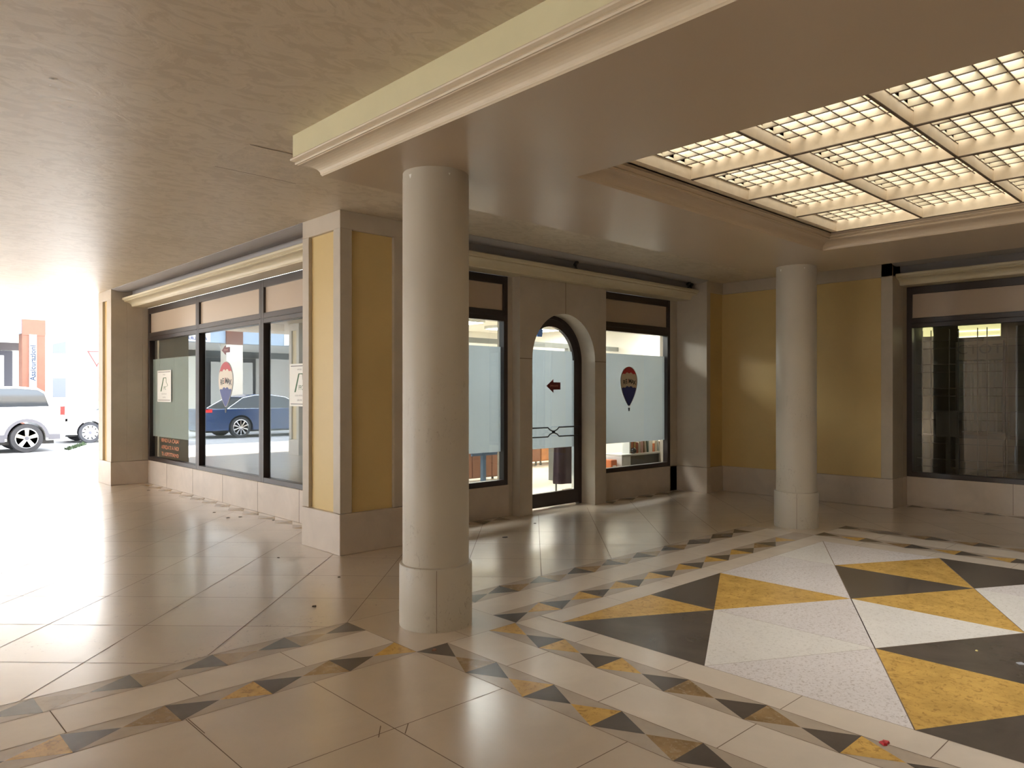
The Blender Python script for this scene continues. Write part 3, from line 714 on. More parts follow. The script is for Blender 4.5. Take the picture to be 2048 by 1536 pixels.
# @@PART2
# ------------------------------------------------------------------ stickers and signs on the glass
def flat_thing(mb, name, label, cat, group=None, fix=False):
    o = mb.build(name, fix=fix); o['kind'] = 'thing'; return tag(o, label, cat, group)
def balloon(fn, w, h, rng=None):
    """hot air balloon sticker centred on 0,0, fn(x, y, layer)"""
    m_ = MB(); R = w/2
    cy = h/2-R*1.10
    def out(a):   # egg outline, a from 0 (right) to pi (left) over the top
        return (R*math.cos(a), cy+R*1.10*math.sin(a))
    n = 28
    top = [out(PI*k/n) for k in range(n+1)]
    low_y = -h/2+h*.13
    def side(sg, k, m=12):
        t = k/m; y = cy+(low_y-cy)*t
        x = (R*(1-t**1.75)*.98 + R*.10*t)
        return (sg*x, y)
    right = [side(1, k) for k in range(13)]; left = [side(-1, k) for k in range(12, -1, -1)]
    outline = top[::-1] + right[1:] + left[:-1]
    g = 1.07
    m_.face([fn(x*g, (y-cy)*1.03+cy, 0) for x, y in outline], M['stickeredge'])
    def width(y):
        if y >= cy: return R*math.sqrt(max(0, 1-((y-cy)/(R*1.10))**2))
        t = (y-cy)/(low_y-cy); return R*(1-t**1.75)*.98 + R*.10*t
    yr, yb = cy+R*.42, cy-R*.66
    def band(ylo_f, yhi_f, mat, layer):
        NX = 24
        for k in range(NX):
            xs_ = [-R+2*R*k/NX, -R+2*R*(k+1)/NX]
            quad_ = []
            for x in xs_:
                # clamp to the outline
                quad_.append((x, ylo_f(x), yhi_f(x)))
            (xa, la, ha), (xb, lb, hb) = quad_
            if ha > la or hb > lb: m_.face([fn(xa, min(la, ha), layer), fn(xb, min(lb, hb), layer), fn(xb, hb, layer), fn(xa, ha, layer)], mat)
    def ytop(x): return cy+R*1.10*math.sqrt(max(0, 1-(x/R)**2))
    def ybot(x):
        lo, hi = low_y, cy
        if abs(x) < R*.10: return low_y
        for _ in range(24):
            mid = (lo+hi)/2
            if width(mid) < abs(x): lo = mid
            else: hi = mid
        return hi
    def scal(x, y0, amp, lobes):
        return y0 + R*.22*(1-(x/R)**2) + amp*abs(math.sin((x/R*.5+.5)*PI*lobes))
    red_lo = lambda x: scal(x, yr-R*.05, R*.10, 4)
    blue_hi = lambda x: scal(x, yb-R*.02, R*.09, 4)
    band(lambda x: min(red_lo(x), ytop(x)), ytop, M['balloonred'], 2)
    band(lambda x: max(min(blue_hi(x), ytop(x)), ybot(x)), lambda x: max(min(red_lo(x), ytop(x)), ybot(x)), M['balloonwhite'], 1)
    band(ybot, lambda x: max(blue_hi(x), ybot(x)), M['balloonblue'], 2)
    for ch, xx, yo, mt in (('R', -.66, .0, 'black'), ('E', -.38, .07, 'black'), ('/', -.14, .09, 'balloonred'), ('M', .13, .09, 'black'), ('A', .45, .05, 'black'), ('X', .73, -.02, 'black')):
        put_text(m_, ch, R*.46, (lambda x, y, xx=xx, yo=yo: fn(x+xx*R*.92, y+cy-R*.10+yo*R, 3)), M[mt], bold=R*.012)
    bw = R*.11; by = -h/2
    m_.face([fn(-bw, by+h*.06, 2), fn(-bw*.75, by, 2), fn(bw*.75, by, 2), fn(bw, by+h*.06, 2)], M['black'])
    m_.face([fn(-bw*1.1, by+h*.075, 2), fn(bw*1.1, by+h*.075, 2), fn(bw*1.0, by+h*.06, 2), fn(-bw*1.0, by+h*.06, 2)], M['black'])
    return m_
M['stickeredge'] = plain('sticker_edge', (0.55, 0.52, 0.50), 0.4)
M['balloonred'] = plain('balloon_red', (0.50, 0.02, 0.03), 0.4); M['balloonwhite'] = plain('balloon_white', (0.74, 0.66, 0.55), 0.4); M['balloonblue'] = plain('balloon_blue', (0.012, 0.03, 0.22), 0.4)
flat_thing(balloon(lambda x, y, k: (8.655+x, 6.677-.0008*k, 1.565+y), .375, .64), 'balloon_sticker',
    'hot air balloon sticker reading RE/MAX on the frosted window right of the arched door', 'sticker')
flat_thing(balloon(lambda x, y, k: (4.167-.0008*k, 10.16-x, 1.585+y), .47, .70), 'balloon_sticker',
    'hot air balloon sticker reading RE/MAX on the street side shopfront glass, among reflections', 'sticker')
def arrow(fn, L, h, txt=True):
    m_ = MB(); hw = h*.5; hl = L*.5; bh = h*.26
    m_.face([fn(-L/2, 0, 0), fn(-L/2+hl, -hw, 0), fn(-L/2+hl, -bh, 0), fn(L/2, -bh, 0), fn(L/2, bh, 0), fn(-L/2+hl, bh, 0), fn(-L/2+hl, hw, 0)], M['darkred'])
    put_text(m_, 'SPINGERE', h*.20, lambda x, y: fn(x+L*.06, y, 1), M['pinktext'])
    return m_
flat_thing(arrow(lambda x, y, k: (7.155+x, DY+.028-.0008*k, 1.60+y), .27, .185), 'arrow_sticker', 'dark red arrow sticker pointing left on the arched glass door', 'sticker')
flat_thing(arrow(lambda x, y, k: (4.167-.0008*k, 10.16-x, 2.10+y), .27, .14), 'arrow_sticker', 'red arrow sticker above the balloon sticker on the street side shopfront', 'sticker')
def plaque(fn, w, h):
    m_ = MB()
    R4 = lambda x0, x1, y0, y1, k: [fn(x0, y0, k), fn(x1, y0, k), fn(x1, y1, k), fn(x0, y1, k)]
    m_.face(R4(-w/2, w/2, -h/2, h/2, 0), M['signwhite'])
    m_.face(R4(-w*.44, w*.44, h*.44, h*.455, 1), M['black']); m_.face(R4(-w*.44, w*.44, -h*.455, -h*.44, 1), M['black'])
    put_text(m_, 'IMMOBILI', h*.055, lambda x, y: fn(x, y+h*.36, 1), M['greytext'])
    # big slanted green A whose right side is a boot outline, with PPC beside it
    m_.face([fn(-w*.26, -h*.17, 1), fn(-w*.19, -h*.17, 1), fn(-w*.0, h*.27, 1), fn(-w*.06, h*.27, 1)], M['green'])
    m_.face([fn(-w*.05, h*.27, 1), fn(w*.15, h*.27, 1), fn(w*.15, h*.25, 1), fn(-w*.02, h*.25, 1)], M['green'])
    pts = [(w*.13, h*.26), (w*.14, h*.12), (w*.22, h*.06), (w*.24, h*.01), (w*.16, -h*.02)]
    for a, b in zip(pts, pts[1:]): m_.face([fn(a[0], a[1], 1), fn(a[0]+w*.03, a[1], 1), fn(b[0]+w*.03, b[1], 1), fn(b[0], b[1], 1)], M['green'])
    put_text(m_, 'PPC', h*.16, lambda x, y: fn(x+w*.06, y-h*.07, 1), M['green'], sx=.8)
    put_text(m_, 'AGENZIA IMMOBILIARE', h*.052, lambda x, y: fn(x, y-h*.25, 1), M['greytext'], sx=.85)
    put_text(m_, 'LAN 900', h*.065, lambda x, y: fn(x, y-h*.36, 1), M['greytext'])
    return m_
flat_thing(plaque(lambda x, y, k: (4.163-.0008*k, 12.60-x, 1.62+y), .64, .51), 'window_plaque', 'white notice with a green A and PPC lettering on the far shopfront bay', 'sign')
flat_thing(plaque(lambda x, y, k: (4.163-.0008*k, 8.02-x, 1.60+y), .50, .50), 'window_plaque', 'white notice with a large A, cut by the edge of the yellow corner pier', 'sign')
t = thing('window_lettering', (4.163, 12.33, .63), 'three lines of small orange lettering low on the far shopfront bay', 'lettering'); L = t.location
for k, tx in enumerate(('VENDI LA CASA?', 'AFFIDATI A NOI', 'TI ASPETTIAMO')):
    m_ = MB(); put_text(m_, tx, .085, lambda x, y, k=k: (4.163, 12.33-x, .74-.11*k+y), M['orangetext'], sx=1.3); m_.build('lettering_line', parent=t, off=L, fix=False)

# small black fittings on the ledge
def spot(x, y, z, label, rz=0):
    t = thing('ledge_spotlight', (x, y, z), label, 'spotlight', rz=rz)
    b = MB(); b.lathe([(.022, 0), (.022, .008)], (0, 0, 0), M['black'], 12); b.tube([(0, -.006, .006), (0, -.006, .05)], .004, M['black'], 6); b.tube([(0, .008, .006), (0, .008, .05)], .004, M['black'], 6); b.build('bracket', parent=t)
    h_ = MB(); h_.tube([(-.0, .02, .045), (.0, -.02, .085), (.0, -.032, .095)], [.022, .026, .012], M['black'], 12); h_.build('lamp_head', parent=t)
    return t
spot(7.03, 6.26, 3.0735, 'tiny black spotlight on the ledge above the arched door')
spot(9.55, 6.26, 3.0735, 'tiny black spotlight on the ledge, just before the corner with the yellow wall', .6)
spot(9.72, 6.32, 3.0765, 'tiny black spotlight tucked in the corner at the end of the ledge', 1.2)

# ------------------------------------------------------------------ office interior
rm = MB(); rm.face([(4.22, 6.84, .012), (12.6, 6.84, .012), (12.6, 13.24, .012), (4.22, 13.24, .012)], M['woodfloor']); 
S(rm, 'floor_office', fix=False)
rm = MB(); rm.box(4.20, 12.7, 6.84, 13.3, 2.95, 3.0, M['officewall']); S(rm, 'ceiling_office')
rm = MB(); rm.box(12.6, 12.7, 6.84, 13.3, 0, 3, M['officewall']); S(rm, 'wall_office_east')
rm = MB(); rm.box(4.30, 12.7, 13.24, 13.34, 0, 3, M['officewall']); S(rm, 'wall_office_north')
rm = MB(); rm.box(4.24, 12.6, 10.0, 10.1, 2.40, 2.49, M['steel']); rm.box(11.0, 11.08, 10.0, 10.1, .012, 2.40, M['steel']); rm.box(7.95, 8.03, 10.0, 10.1, .012, 2.4, M['steel'])
S(rm, 'trim_5')
lampm = plain('tube_lamp', (1, 1, 1), .5, emit=(1.0, .985, .95), es=OFFICE_W/108)
a = MB(); a.box(4.95, 5.05, 6.86, 13.2, .012, 2.94, plain('backing_grey', (.20, .24, .27), .6)); S(a, 'wall_added_backing')  # added backing, darkens the view through the street side glass
for x, y, lb in ((6.0, 8.3, 'near the corner pier'), (7.5, 8.35, 'behind the window left of the door'), (6.0, 11.4, 'behind the street side glass'), (8.9, 11.4, 'deep in the office'), (11.7, 8.6, 'above the bookshelf side'), (11.3, 11.6, 'above the orange cabinets')):
    t = thing('ceiling_lamp', (x, y, 2.95), 'long lit ceiling lamp inside the office '+lb, 'lamp', 'office ceiling lamps')
    a = MB(); a.bbox(-.75, .75, -.43, .43, -.06, 0, M['whitepaint']); a.build('housing', parent=t)
    a = MB(); a.box(-.72, .72, -.40, .40, -.068, -.0605, lampm); a.build('diffuser', parent=t)
def cabinet(name, x0, x1, y0, y1, z0, z1, mat, label, knobs, nd=2):
    t = thing(name, ((x0+x1)/2, (y0+y1)/2, .012), label, 'cabinet'); L = t.location
    b = MB(); b.bbox(x0, x1, y0, y1, z0, z1, mat, .006); b.build('body', parent=t, off=L)
    w_ = (x1-x0)/nd
    for i in range(nd):
        d = MB(); d.bbox(x0+w_*i+.006, x0+w_*(i+1)-.006, y0-.018, y0-.001, z0+.02, z1-.02, mat, .004); do = d.build('door', parent=t, off=L)
        if knobs:
            kx = x0+w_*i+(.07 if i % 2 else w_-.07); kk = MB(); kk.lathe([(.008, 0), (.02, -.02), (.02, -.028), (.006, -.034)], (kx, y0-.018, z0+(z1-z0)*.62), M['signwhite'], 10, 'y')
            ko = kk.build('knob', parent=do)
            ko.parent = do; ko.location = (0, 0, 0)
    for x in (x0+.06, x1-.06):
        for y in (y0+.06, y1-.06):
            f_ = MB(); f_.lathe([(.022, .012), (.022, z0)], (x, y, 0), M['steel'], 10); f_.build('foot', parent=t, off=L)
    return t
cabinet('office_cabinet', 10.15, 10.96, 10.75, 11.25, .10, .78, M['wooddark'], 'reddish brown office cabinet with a white knob seen low through the arched door', True, 1)
cabinet('office_cabinet', 10.98, 12.3, 10.75, 11.25, .10, .78, M['wood'], 'orange wood office cabinet seen low through the arched door', False, 4)
cabinet('sideboard', 7.45, 8.75, 9.3, 9.75, .10, .85, M['wooddark'], 'dark brown sideboard with white knobs behind the window left of the door', True, 3)
t = thing('metal_table', (7.6, 8.6, .012), 'blue metal table whose leg shows below the frosted film left of the door', 'table'); L = t.location
a = MB(); a.bbox(7.0, 8.25, 8.25, 8.95, .66, .69, M['blue']); a.build('table_top', parent=t, off=L)
a = MB(); a.box(7.03, 8.22, 8.28, 8.31, .58, .66, M['blue']); a.box(7.03, 8.22, 8.89, 8.92, .58, .66, M['blue']); a.build('apron', parent=t, off=L)
for x in (7.26, 8.18):
    for y in (8.30, 8.90):
        a = MB(); a.bbox(x-.032, x+.032, y-.032, y+.032, .012, .66, M['blue']); a.build('leg', parent=t, off=L)
# coat stand with a coat, box
t = thing('coat_stand', (7.90, 7.42, .012), 'slim coat stand just inside the arched door, hidden behind the dark coat', 'coat stand'); L = t.location
a = MB(); a.lathe([(.16, .012), (.16, .03), (.02, .05)], (7.9, 7.42, 0), M['steel'], 20); a.build('base', parent=t, off=L)
a = MB(); a.tube([(7.9, 7.42, .04), (7.9, 7.42, 1.72)], .014, M['steel'], 10); a.build('pole', parent=t, off=L)
a = MB()
for k in range(4): ang = k*PI/2+.4; a.tube([(7.9, 7.42, 1.62), (7.9+.10*math.cos(ang), 7.42+.07*math.sin(ang), 1.66), (7.9+.12*math.cos(ang), 7.42+.07*math.sin(ang), 1.72)], .008, M['steel'], 6)
a.build('hook', parent=t, off=L)
a = MB(); n = 36; rings = []
for j, (z, rx, ry) in enumerate(((.22, .225, .12), (.24, .23, .125), (.6, .215, .12), (.95, .20, .11), (1.25, .21, .115), (1.45, .22, .10), (1.55, .16, .08), (1.62, .06, .05))):
    rings.append([(7.885+rx*math.cos(2*PI*k/n)*(1+.05*math.sin(9*2*PI*k/n+j*.2)), 7.22+ry*math.sin(2*PI*k/n)*(1+.10*math.sin(7*2*PI*k/n)), z) for k in range(n)])
vs = [p for R_ in rings for p in R_]; a.add(vs, [(i*n+k, i*n+(k+1) % n, (i+1)*n+(k+1) % n, (i+1)*n+k) for i in range(len(rings)-1) for k in range(n)] + [tuple(range(n))[::-1], tuple(range(len(vs)-n, len(vs)))], M['purple'])
o = a.build('hanging_coat', smooth=True); o['kind'] = 'thing'; tag(o, 'long dark purple coat hanging just inside the arched door', 'coat')
t = thing('parcel', (7.80, 7.05, .012), 'small beige cardboard box on the floor under the dark coat', 'box'); L = t.location
a = MB(); a.bbox(7.70, 7.87, 6.98, 7.12, .012, .15, M['cream'], .003); a.build('carton', parent=t, off=L)
a = MB(); a.box(7.775, 7.795, 6.978, 7.122, .012, .152, M['signwhite']); a.build('tape', parent=t, off=L)
# hanging ornament
t = thing('hanging_ornament', (7.62, 7.6, 2.95), 'blue and yellow cut-out ornament hanging at the top of the arched door', 'ornament'); L = t.location
a = MB(); a.tube([(7.60, 7.6, 2.95), (7.60, 7.6, 2.54)], .003, M['steel'], 6); a.build('thread', parent=t, off=L)
a = MB(); a.bbox(7.45, 7.58, 7.59, 7.61, 2.46, 2.54, plain('mustard', (.35, .28, .03), .5), .005); a.build('yellow_block', parent=t, off=L)
a = MB(); a.prism([(7.58, 2.50), (7.74, 2.53), (7.80, 2.42), (7.78, 2.33), (7.69, 2.33), (7.67, 2.43), (7.58, 2.47)], lambda p, q_, t_: (p, t_, q_), 7.59, 7.61, plain('mid_blue', (.04, .12, .35), .5)); a.build('blue_shape', parent=t, off=L)
# shelf unit with books behind the right window
t = thing('shelf_unit', (9.6, 7.25, .012), 'low white shelf unit standing behind the window right of the door', 'shelf'); L = t.location
for nm, b in (('top_board', (8.90, 10.35, 7.0, 7.36, .545, .572)), ('side_board', (8.90, 8.925, 7.0, 7.36, .012, .545)), ('side_board', (10.325, 10.35, 7.0, 7.36, .012, .545)), ('divider_board', (9.12, 9.14, 7.02, 7.36, .04, .545)), ('base_board', (8.925, 10.325, 7.0, 7.36, .02, .045)), ('back_board', (8.925, 10.325, 7.345, 7.36, .045, .545))):
    a = MB(); a.bbox(*b, M['whitepaint'] if nm != 'back_board' else M['steel'], .003); a.build(nm, parent=t, off=L)
a = MB(); a.bbox(8.928, 9.118, 7.0, 7.016, .05, .54, M['whitepaint'], .003); a.build('door', parent=t, off=L)
cols = {'white': (.72, .72, .68), 'orange': (.62, .17, .05), 'mustard yellow': (.60, .42, .12), 'brick red': (.45, .10, .05), 'cream': (.60, .54, .42), 'dark green': (.04, .10, .06), 'pale grey': (.50, .52, .50), 'brown': (.25, .13, .06), 'pink': (.60, .35, .32), 'black': (.02, .02, .02)}
bk = [(9.19, .035, .20, 'white', 0, 'first book from the left'), (9.235, .03, .215, 'orange', 0, 'next to the leftmost white book'), (9.27, .02, .205, 'brick red', 0, 'thin, third from the left'), (9.31, .035, .20, 'mustard yellow', 0, 'just right of the black ball'),
 (9.365, .05, .165, 'brick red', 0, 'thick and short'), (9.43, .05, .185, 'cream', 0, 'thick, near the middle'), (9.495, .04, .175, 'pink', 0, 'near the middle'), (9.56, .025, .20, 'brown', -.13, 'leaning left in the middle'), (9.60, .03, .215, 'cream', -.13, 'leaning against the brown book'),
 (9.645, .022, .215, 'dark green', -.10, 'thin and leaning'), (9.72, .09, .215, 'white', 0, 'thickest of the row'), (9.80, .05, .13, 'orange', 0, 'short, right of the thickest book'), (9.86, .045, .17, 'cream', 0, 'right of the short orange book'), (9.975, .03, .19, 'pale grey', -.38, 'leaning far over'), (10.04, .03, .17, 'brown', -.38, 'leaning over beside the pale grey book'),
 (10.10, .05, .12, 'black', 0, 'short, near the right end'), (10.215, .02, .235, 'white', 0, 'tall and thin at the right end')]
for x, w_, h_, c_, tilt, where in bk:
    t = thing('book', (x, 7.14, .572), f'{c_} book, {where}, on the shelf unit behind the window', 'book', 'books on the shelf unit'); t.rotation_euler = (0, tilt, 0)
    if tilt: t.location.z += abs(math.sin(tilt))*w_/2
    cm = M.get('bk_'+c_) or plain('book_'+c_.replace(' ', '_'), cols[c_], .5); M['bk_'+c_] = cm
    a = MB(); a.box(-w_/2, -w_/2+.003, -.07, .07, 0, h_, cm); a.box(w_/2-.003, w_/2, -.07, .07, 0, h_, cm); a.box(-w_/2, w_/2, -.073, -.070, 0, h_, cm); a.build('cover', parent=t)
    a = MB(); a.box(-w_/2+.003, w_/2-.003, -.07, .065, .004, h_-.004, M['signwhite']); a.build('pages', parent=t)
a = MB(); bm_ = bmesh.new(); bmesh.ops.create_uvsphere(bm_, u_segments=20, v_segments=12, radius=.046); bm_.verts.index_update(); a.add([v.co+Vector((9.24, 7.04, .618)) for v in bm_.verts], [tuple(v.index for v in f.verts) for f in bm_.faces], plain('ball_black', (.01, .01, .01), .12)); bm_.free()
o = a.build('ornament_ball', smooth=True); o['kind'] = 'thing'; tag(o, 'shiny black ball on the front edge of the shelf unit', 'ball')
t = thing('blue_screen', (9.65, 8.4, .012), 'desk with a pale blue printed board behind the shelf unit', 'board'); L = t.location
a = MB(); a.bbox(9.2, 10.1, 8.4, 8.9, .70, .73, M['steel']); a.build('desk_top', parent=t, off=L)
for x in (9.25, 10.05):
    a = MB(); a.bbox(x-.02, x+.02, 8.45, 8.85, .012, .70, M['steel']); a.build('desk_leg', parent=t, off=L)
a = MB(); a.bbox(9.22, 10.0, 8.5, 8.52, .73, .95, plain('pale_blue', (.25, .50, .62), .4)); a.build('printed_board', parent=t, off=L)
t = thing('orange_folder', (8.80, 7.2, .012), 'orange folder box standing left of the shelf unit', 'box'); L = t.location
a = MB(); a.bbox(8.72, 8.86, 7.06, 7.30, .012, .50, M['bk_orange'], .006); a.build('box_body', parent=t, off=L)
a = MB(); a.bbox(8.75, 8.83, 7.052, 7.061, .25, .42, M['signwhite'], .002); a.build('label_card', parent=t, off=L)

# ------------------------------------------------------------------ dark shop on the right
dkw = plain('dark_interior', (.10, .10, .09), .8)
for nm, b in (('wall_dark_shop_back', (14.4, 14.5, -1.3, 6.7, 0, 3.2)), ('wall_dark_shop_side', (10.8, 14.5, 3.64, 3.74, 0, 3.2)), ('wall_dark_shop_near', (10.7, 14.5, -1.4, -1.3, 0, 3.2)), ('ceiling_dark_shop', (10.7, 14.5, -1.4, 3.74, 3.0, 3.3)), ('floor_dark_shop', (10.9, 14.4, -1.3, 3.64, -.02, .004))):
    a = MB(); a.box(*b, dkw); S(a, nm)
t = thing('security_grille', (11.1, 1.2, .004), 'dark metal security grille of paired bars behind the right hand window', 'grille'); L = t.location
for k in range(-14, 3):
    for o_ in (0, .108):
        y = 3.204-o_ + .331*(k-0)
        if -1.25 < y < 3.6: a = MB(); a.box(11.095, 11.105, y-.005, y+.005, .02, 2.36, M['black']); a.build('upright_bar', parent=t, off=L)
for k in range(0, 7):
    for o_ in (0, .106):
        z = 2.213-o_-.32*k
        if z > .05: a = MB(); a.box(11.098, 11.108, -1.25, 3.6, z-.004, z+.004, M['black']); a.build('cross_bar', parent=t, off=L)
t = thing('shop_post', (11.36, 3.55, .004), 'pale round post at the left edge inside the right hand window', 'post'); L = t.location
a = MB(); a.lathe([(.065, .004), (.065, 2.29)], (11.36, 3.55, 0), plain('grey_post', (.26, .27, .23), .5), 20); a.build('post_body', parent=t, off=L, smooth=True)
lm = plain('shop_lamp', (1, 1, .8), .5, emit=(.95, .86, .38), es=.95); lm2 = plain('shop_tube', (1, 1, .8), .5, emit=(1, 1, .8), es=2.2)
a = MB(); a.lathe([(.07, 2.30), (.06, 2.42)], (11.36, 3.55, 0), lm, 20); a.build('lit_cap', parent=t, off=L)
t = thing('tube_light', (12.0, 3.09, 2.40), 'yellowish lit tube light high inside the right hand window', 'lamp'); L = t.location
a = MB(); a.box(11.99, 12.03, 2.83, 3.35, 2.30, 2.47, lm); a.build('housing', parent=t, off=L)
a = MB(); a.box(11.98, 11.99, 2.83, 3.35, 2.385, 2.393, lm2); a.box(11.98, 11.99, 2.83, 3.35, 2.30, 2.308, lm2); a.build('tube', parent=t, off=L)
for yh in (2.95, 3.25): a = MB(); a.tube([(12.01, yh, 2.47), (12.01, yh, 3.0)], .006, M['black'], 6); a.build('hanger', parent=t, off=L)
t = thing('display_stand', (12.05, 3.08, .004), 'dim display stand with raised lettering and a pale drape inside the right hand window', 'display'); L = t.location
a = MB(); a.box(12.0, 12.04, 2.80, 3.37, 1.98, 2.24, plain('board_olive', (.16, .15, .12), .5))
put_text(a, 'CTOT', .19, lambda x, y: (11.995, 3.085-x, 2.12+y), M['black'], sx=1.1)
a.build('lettered_board', parent=t, off=L, fix=False)
a = MB(); n = 30
pr = [(11.98+.03*math.sin(k*1.3), 2.80+.56*k/n) for k in range(n+1)]
a.strip(pr, lambda p, q_, z: (p, q_, z), .97, 1.96, plain('drape', (.20, .23, .22), .7)); a.build('drape', parent=t, off=L, smooth=True)
a = MB(); a.box(11.97, 12.02, 2.76, 3.38, .86, .95, M['black']); a.build('rail', parent=t, off=L)
a = MB(); a.box(12.0, 12.02, 2.80, 3.33, .02, .86, plain('lower_board', (.17, .14, .12), .6)); a.build('lower_board', parent=t, off=L)
a = MB(); a.box(12.02, 12.06, 2.78, 2.82, .004, 2.24, M['black']); a.box(12.02, 12.06, 3.35, 3.39, .004, 2.24, M['black']); a.build('stand_post', parent=t, off=L)
for y0, y1, lb in ((3.19, 3.46, 'dark box on a stand, left of the draped display inside the right hand window'), (1.9, 2.58, 'dark box on a stand, right of the draped display inside the right hand window')):
    t = thing('display_box', (11.5, (y0+y1)/2, .004), lb, 'box'); L = t.location
    a = MB(); a.bbox(11.4, 11.6, y0, y1, .90, 1.26, M['black'], .004); a.build('box_body', parent=t, off=L)
    a = MB(); a.box(11.47, 11.53, (y0+y1)/2-.03, (y0+y1)/2+.03, .004, .90, M['black']); a.build('stand', parent=t, off=L)

# ------------------------------------------------------------------ street
st = MB(); st.face([(-60, 18.2, -.01), (40, 18.2, -.01), (40, 28.0, -.01), (-60, 28.0, -.01)], M['asphalt']); st.face([(-60, -9, -.02), (-9, -9, -.02), (-9, 18.2, -.02), (-60, 18.2, -.02)], M['pavement'])
st.face([(12.5, 13, -.012), (40, 13, -.012), (40, 18.2, -.012), (12.5, 18.2, -.012)], M['pavement'])
S(st, 'floor_street', fix=False)
st = MB(); st.box(-60, 7.2, 28.0, 34.0, -.02, .10, M['pavement']); st.box(7.2, 60, 28.0, 90.0, -.02, .04, M['pavement']); S(st, 'floor_pavement_opposite')
def wheel(parent, x, y, r, rim, spokes, side, double=False):
    w_ = MB(); sg = side
    w_.lathe([(rim*.98, -.10), (r*.96, -.11), (r, -.085), (r, .085), (r*.96, .11), (rim*.98, .10)], (0, 0, 0), M['rubber'], 40, 'y')
    wo = w_.build('wheel', parent=parent, smooth=True); wo.location = (x, y, r)
    q_ = MB(); q_.lathe([(rim, sg*.10), (rim*.93, sg*.112), (rim*.90, sg*.09)], (0, 0, 0), M['chrome'], 40, 'y')
    q_.lathe([(rim*.22, sg*.06), (rim*.20, sg*.115), (rim*.05, sg*.118)], (0, 0, 0), M['chrome'] if double else M['carplastic'], 16, 'y')
    q_.lathe([(rim*.95, sg*.02), (.01, sg*.02)], (0, 0, 0), M['rubber'], 24, 'y')
    for k in range(spokes):
        a = 2*PI*k/spokes+.3
        for off in ((-.06, .06) if double else (0,)):
            a2 = a+off; ww = rim*(.035 if double else .17)
            ca, sa = math.cos(a2), math.sin(a2)
            P_ = lambda rr, s_, yy_: (rr*ca - s_*sa, yy_, rr*sa + s_*ca)
            w0 = ww*.75; w1 = ww*1.15
            q_.add([P_(rim*.15, -w0, sg*.115), P_(rim*.15, w0, sg*.115), P_(rim*.93, w1, sg*.10), P_(rim*.93, -w1, sg*.10),
                    P_(rim*.15, -w0, sg*.085), P_(rim*.15, w0, sg*.085), P_(rim*.93, w1, sg*.07), P_(rim*.93, -w1, sg*.07)],
                   [(0,1,2,3), (7,6,5,4), (0,4,5,1), (1,5,6,2), (2,6,7,3), (3,7,4,0)], M['chrome'])
    q_.build('rim', parent=wo)
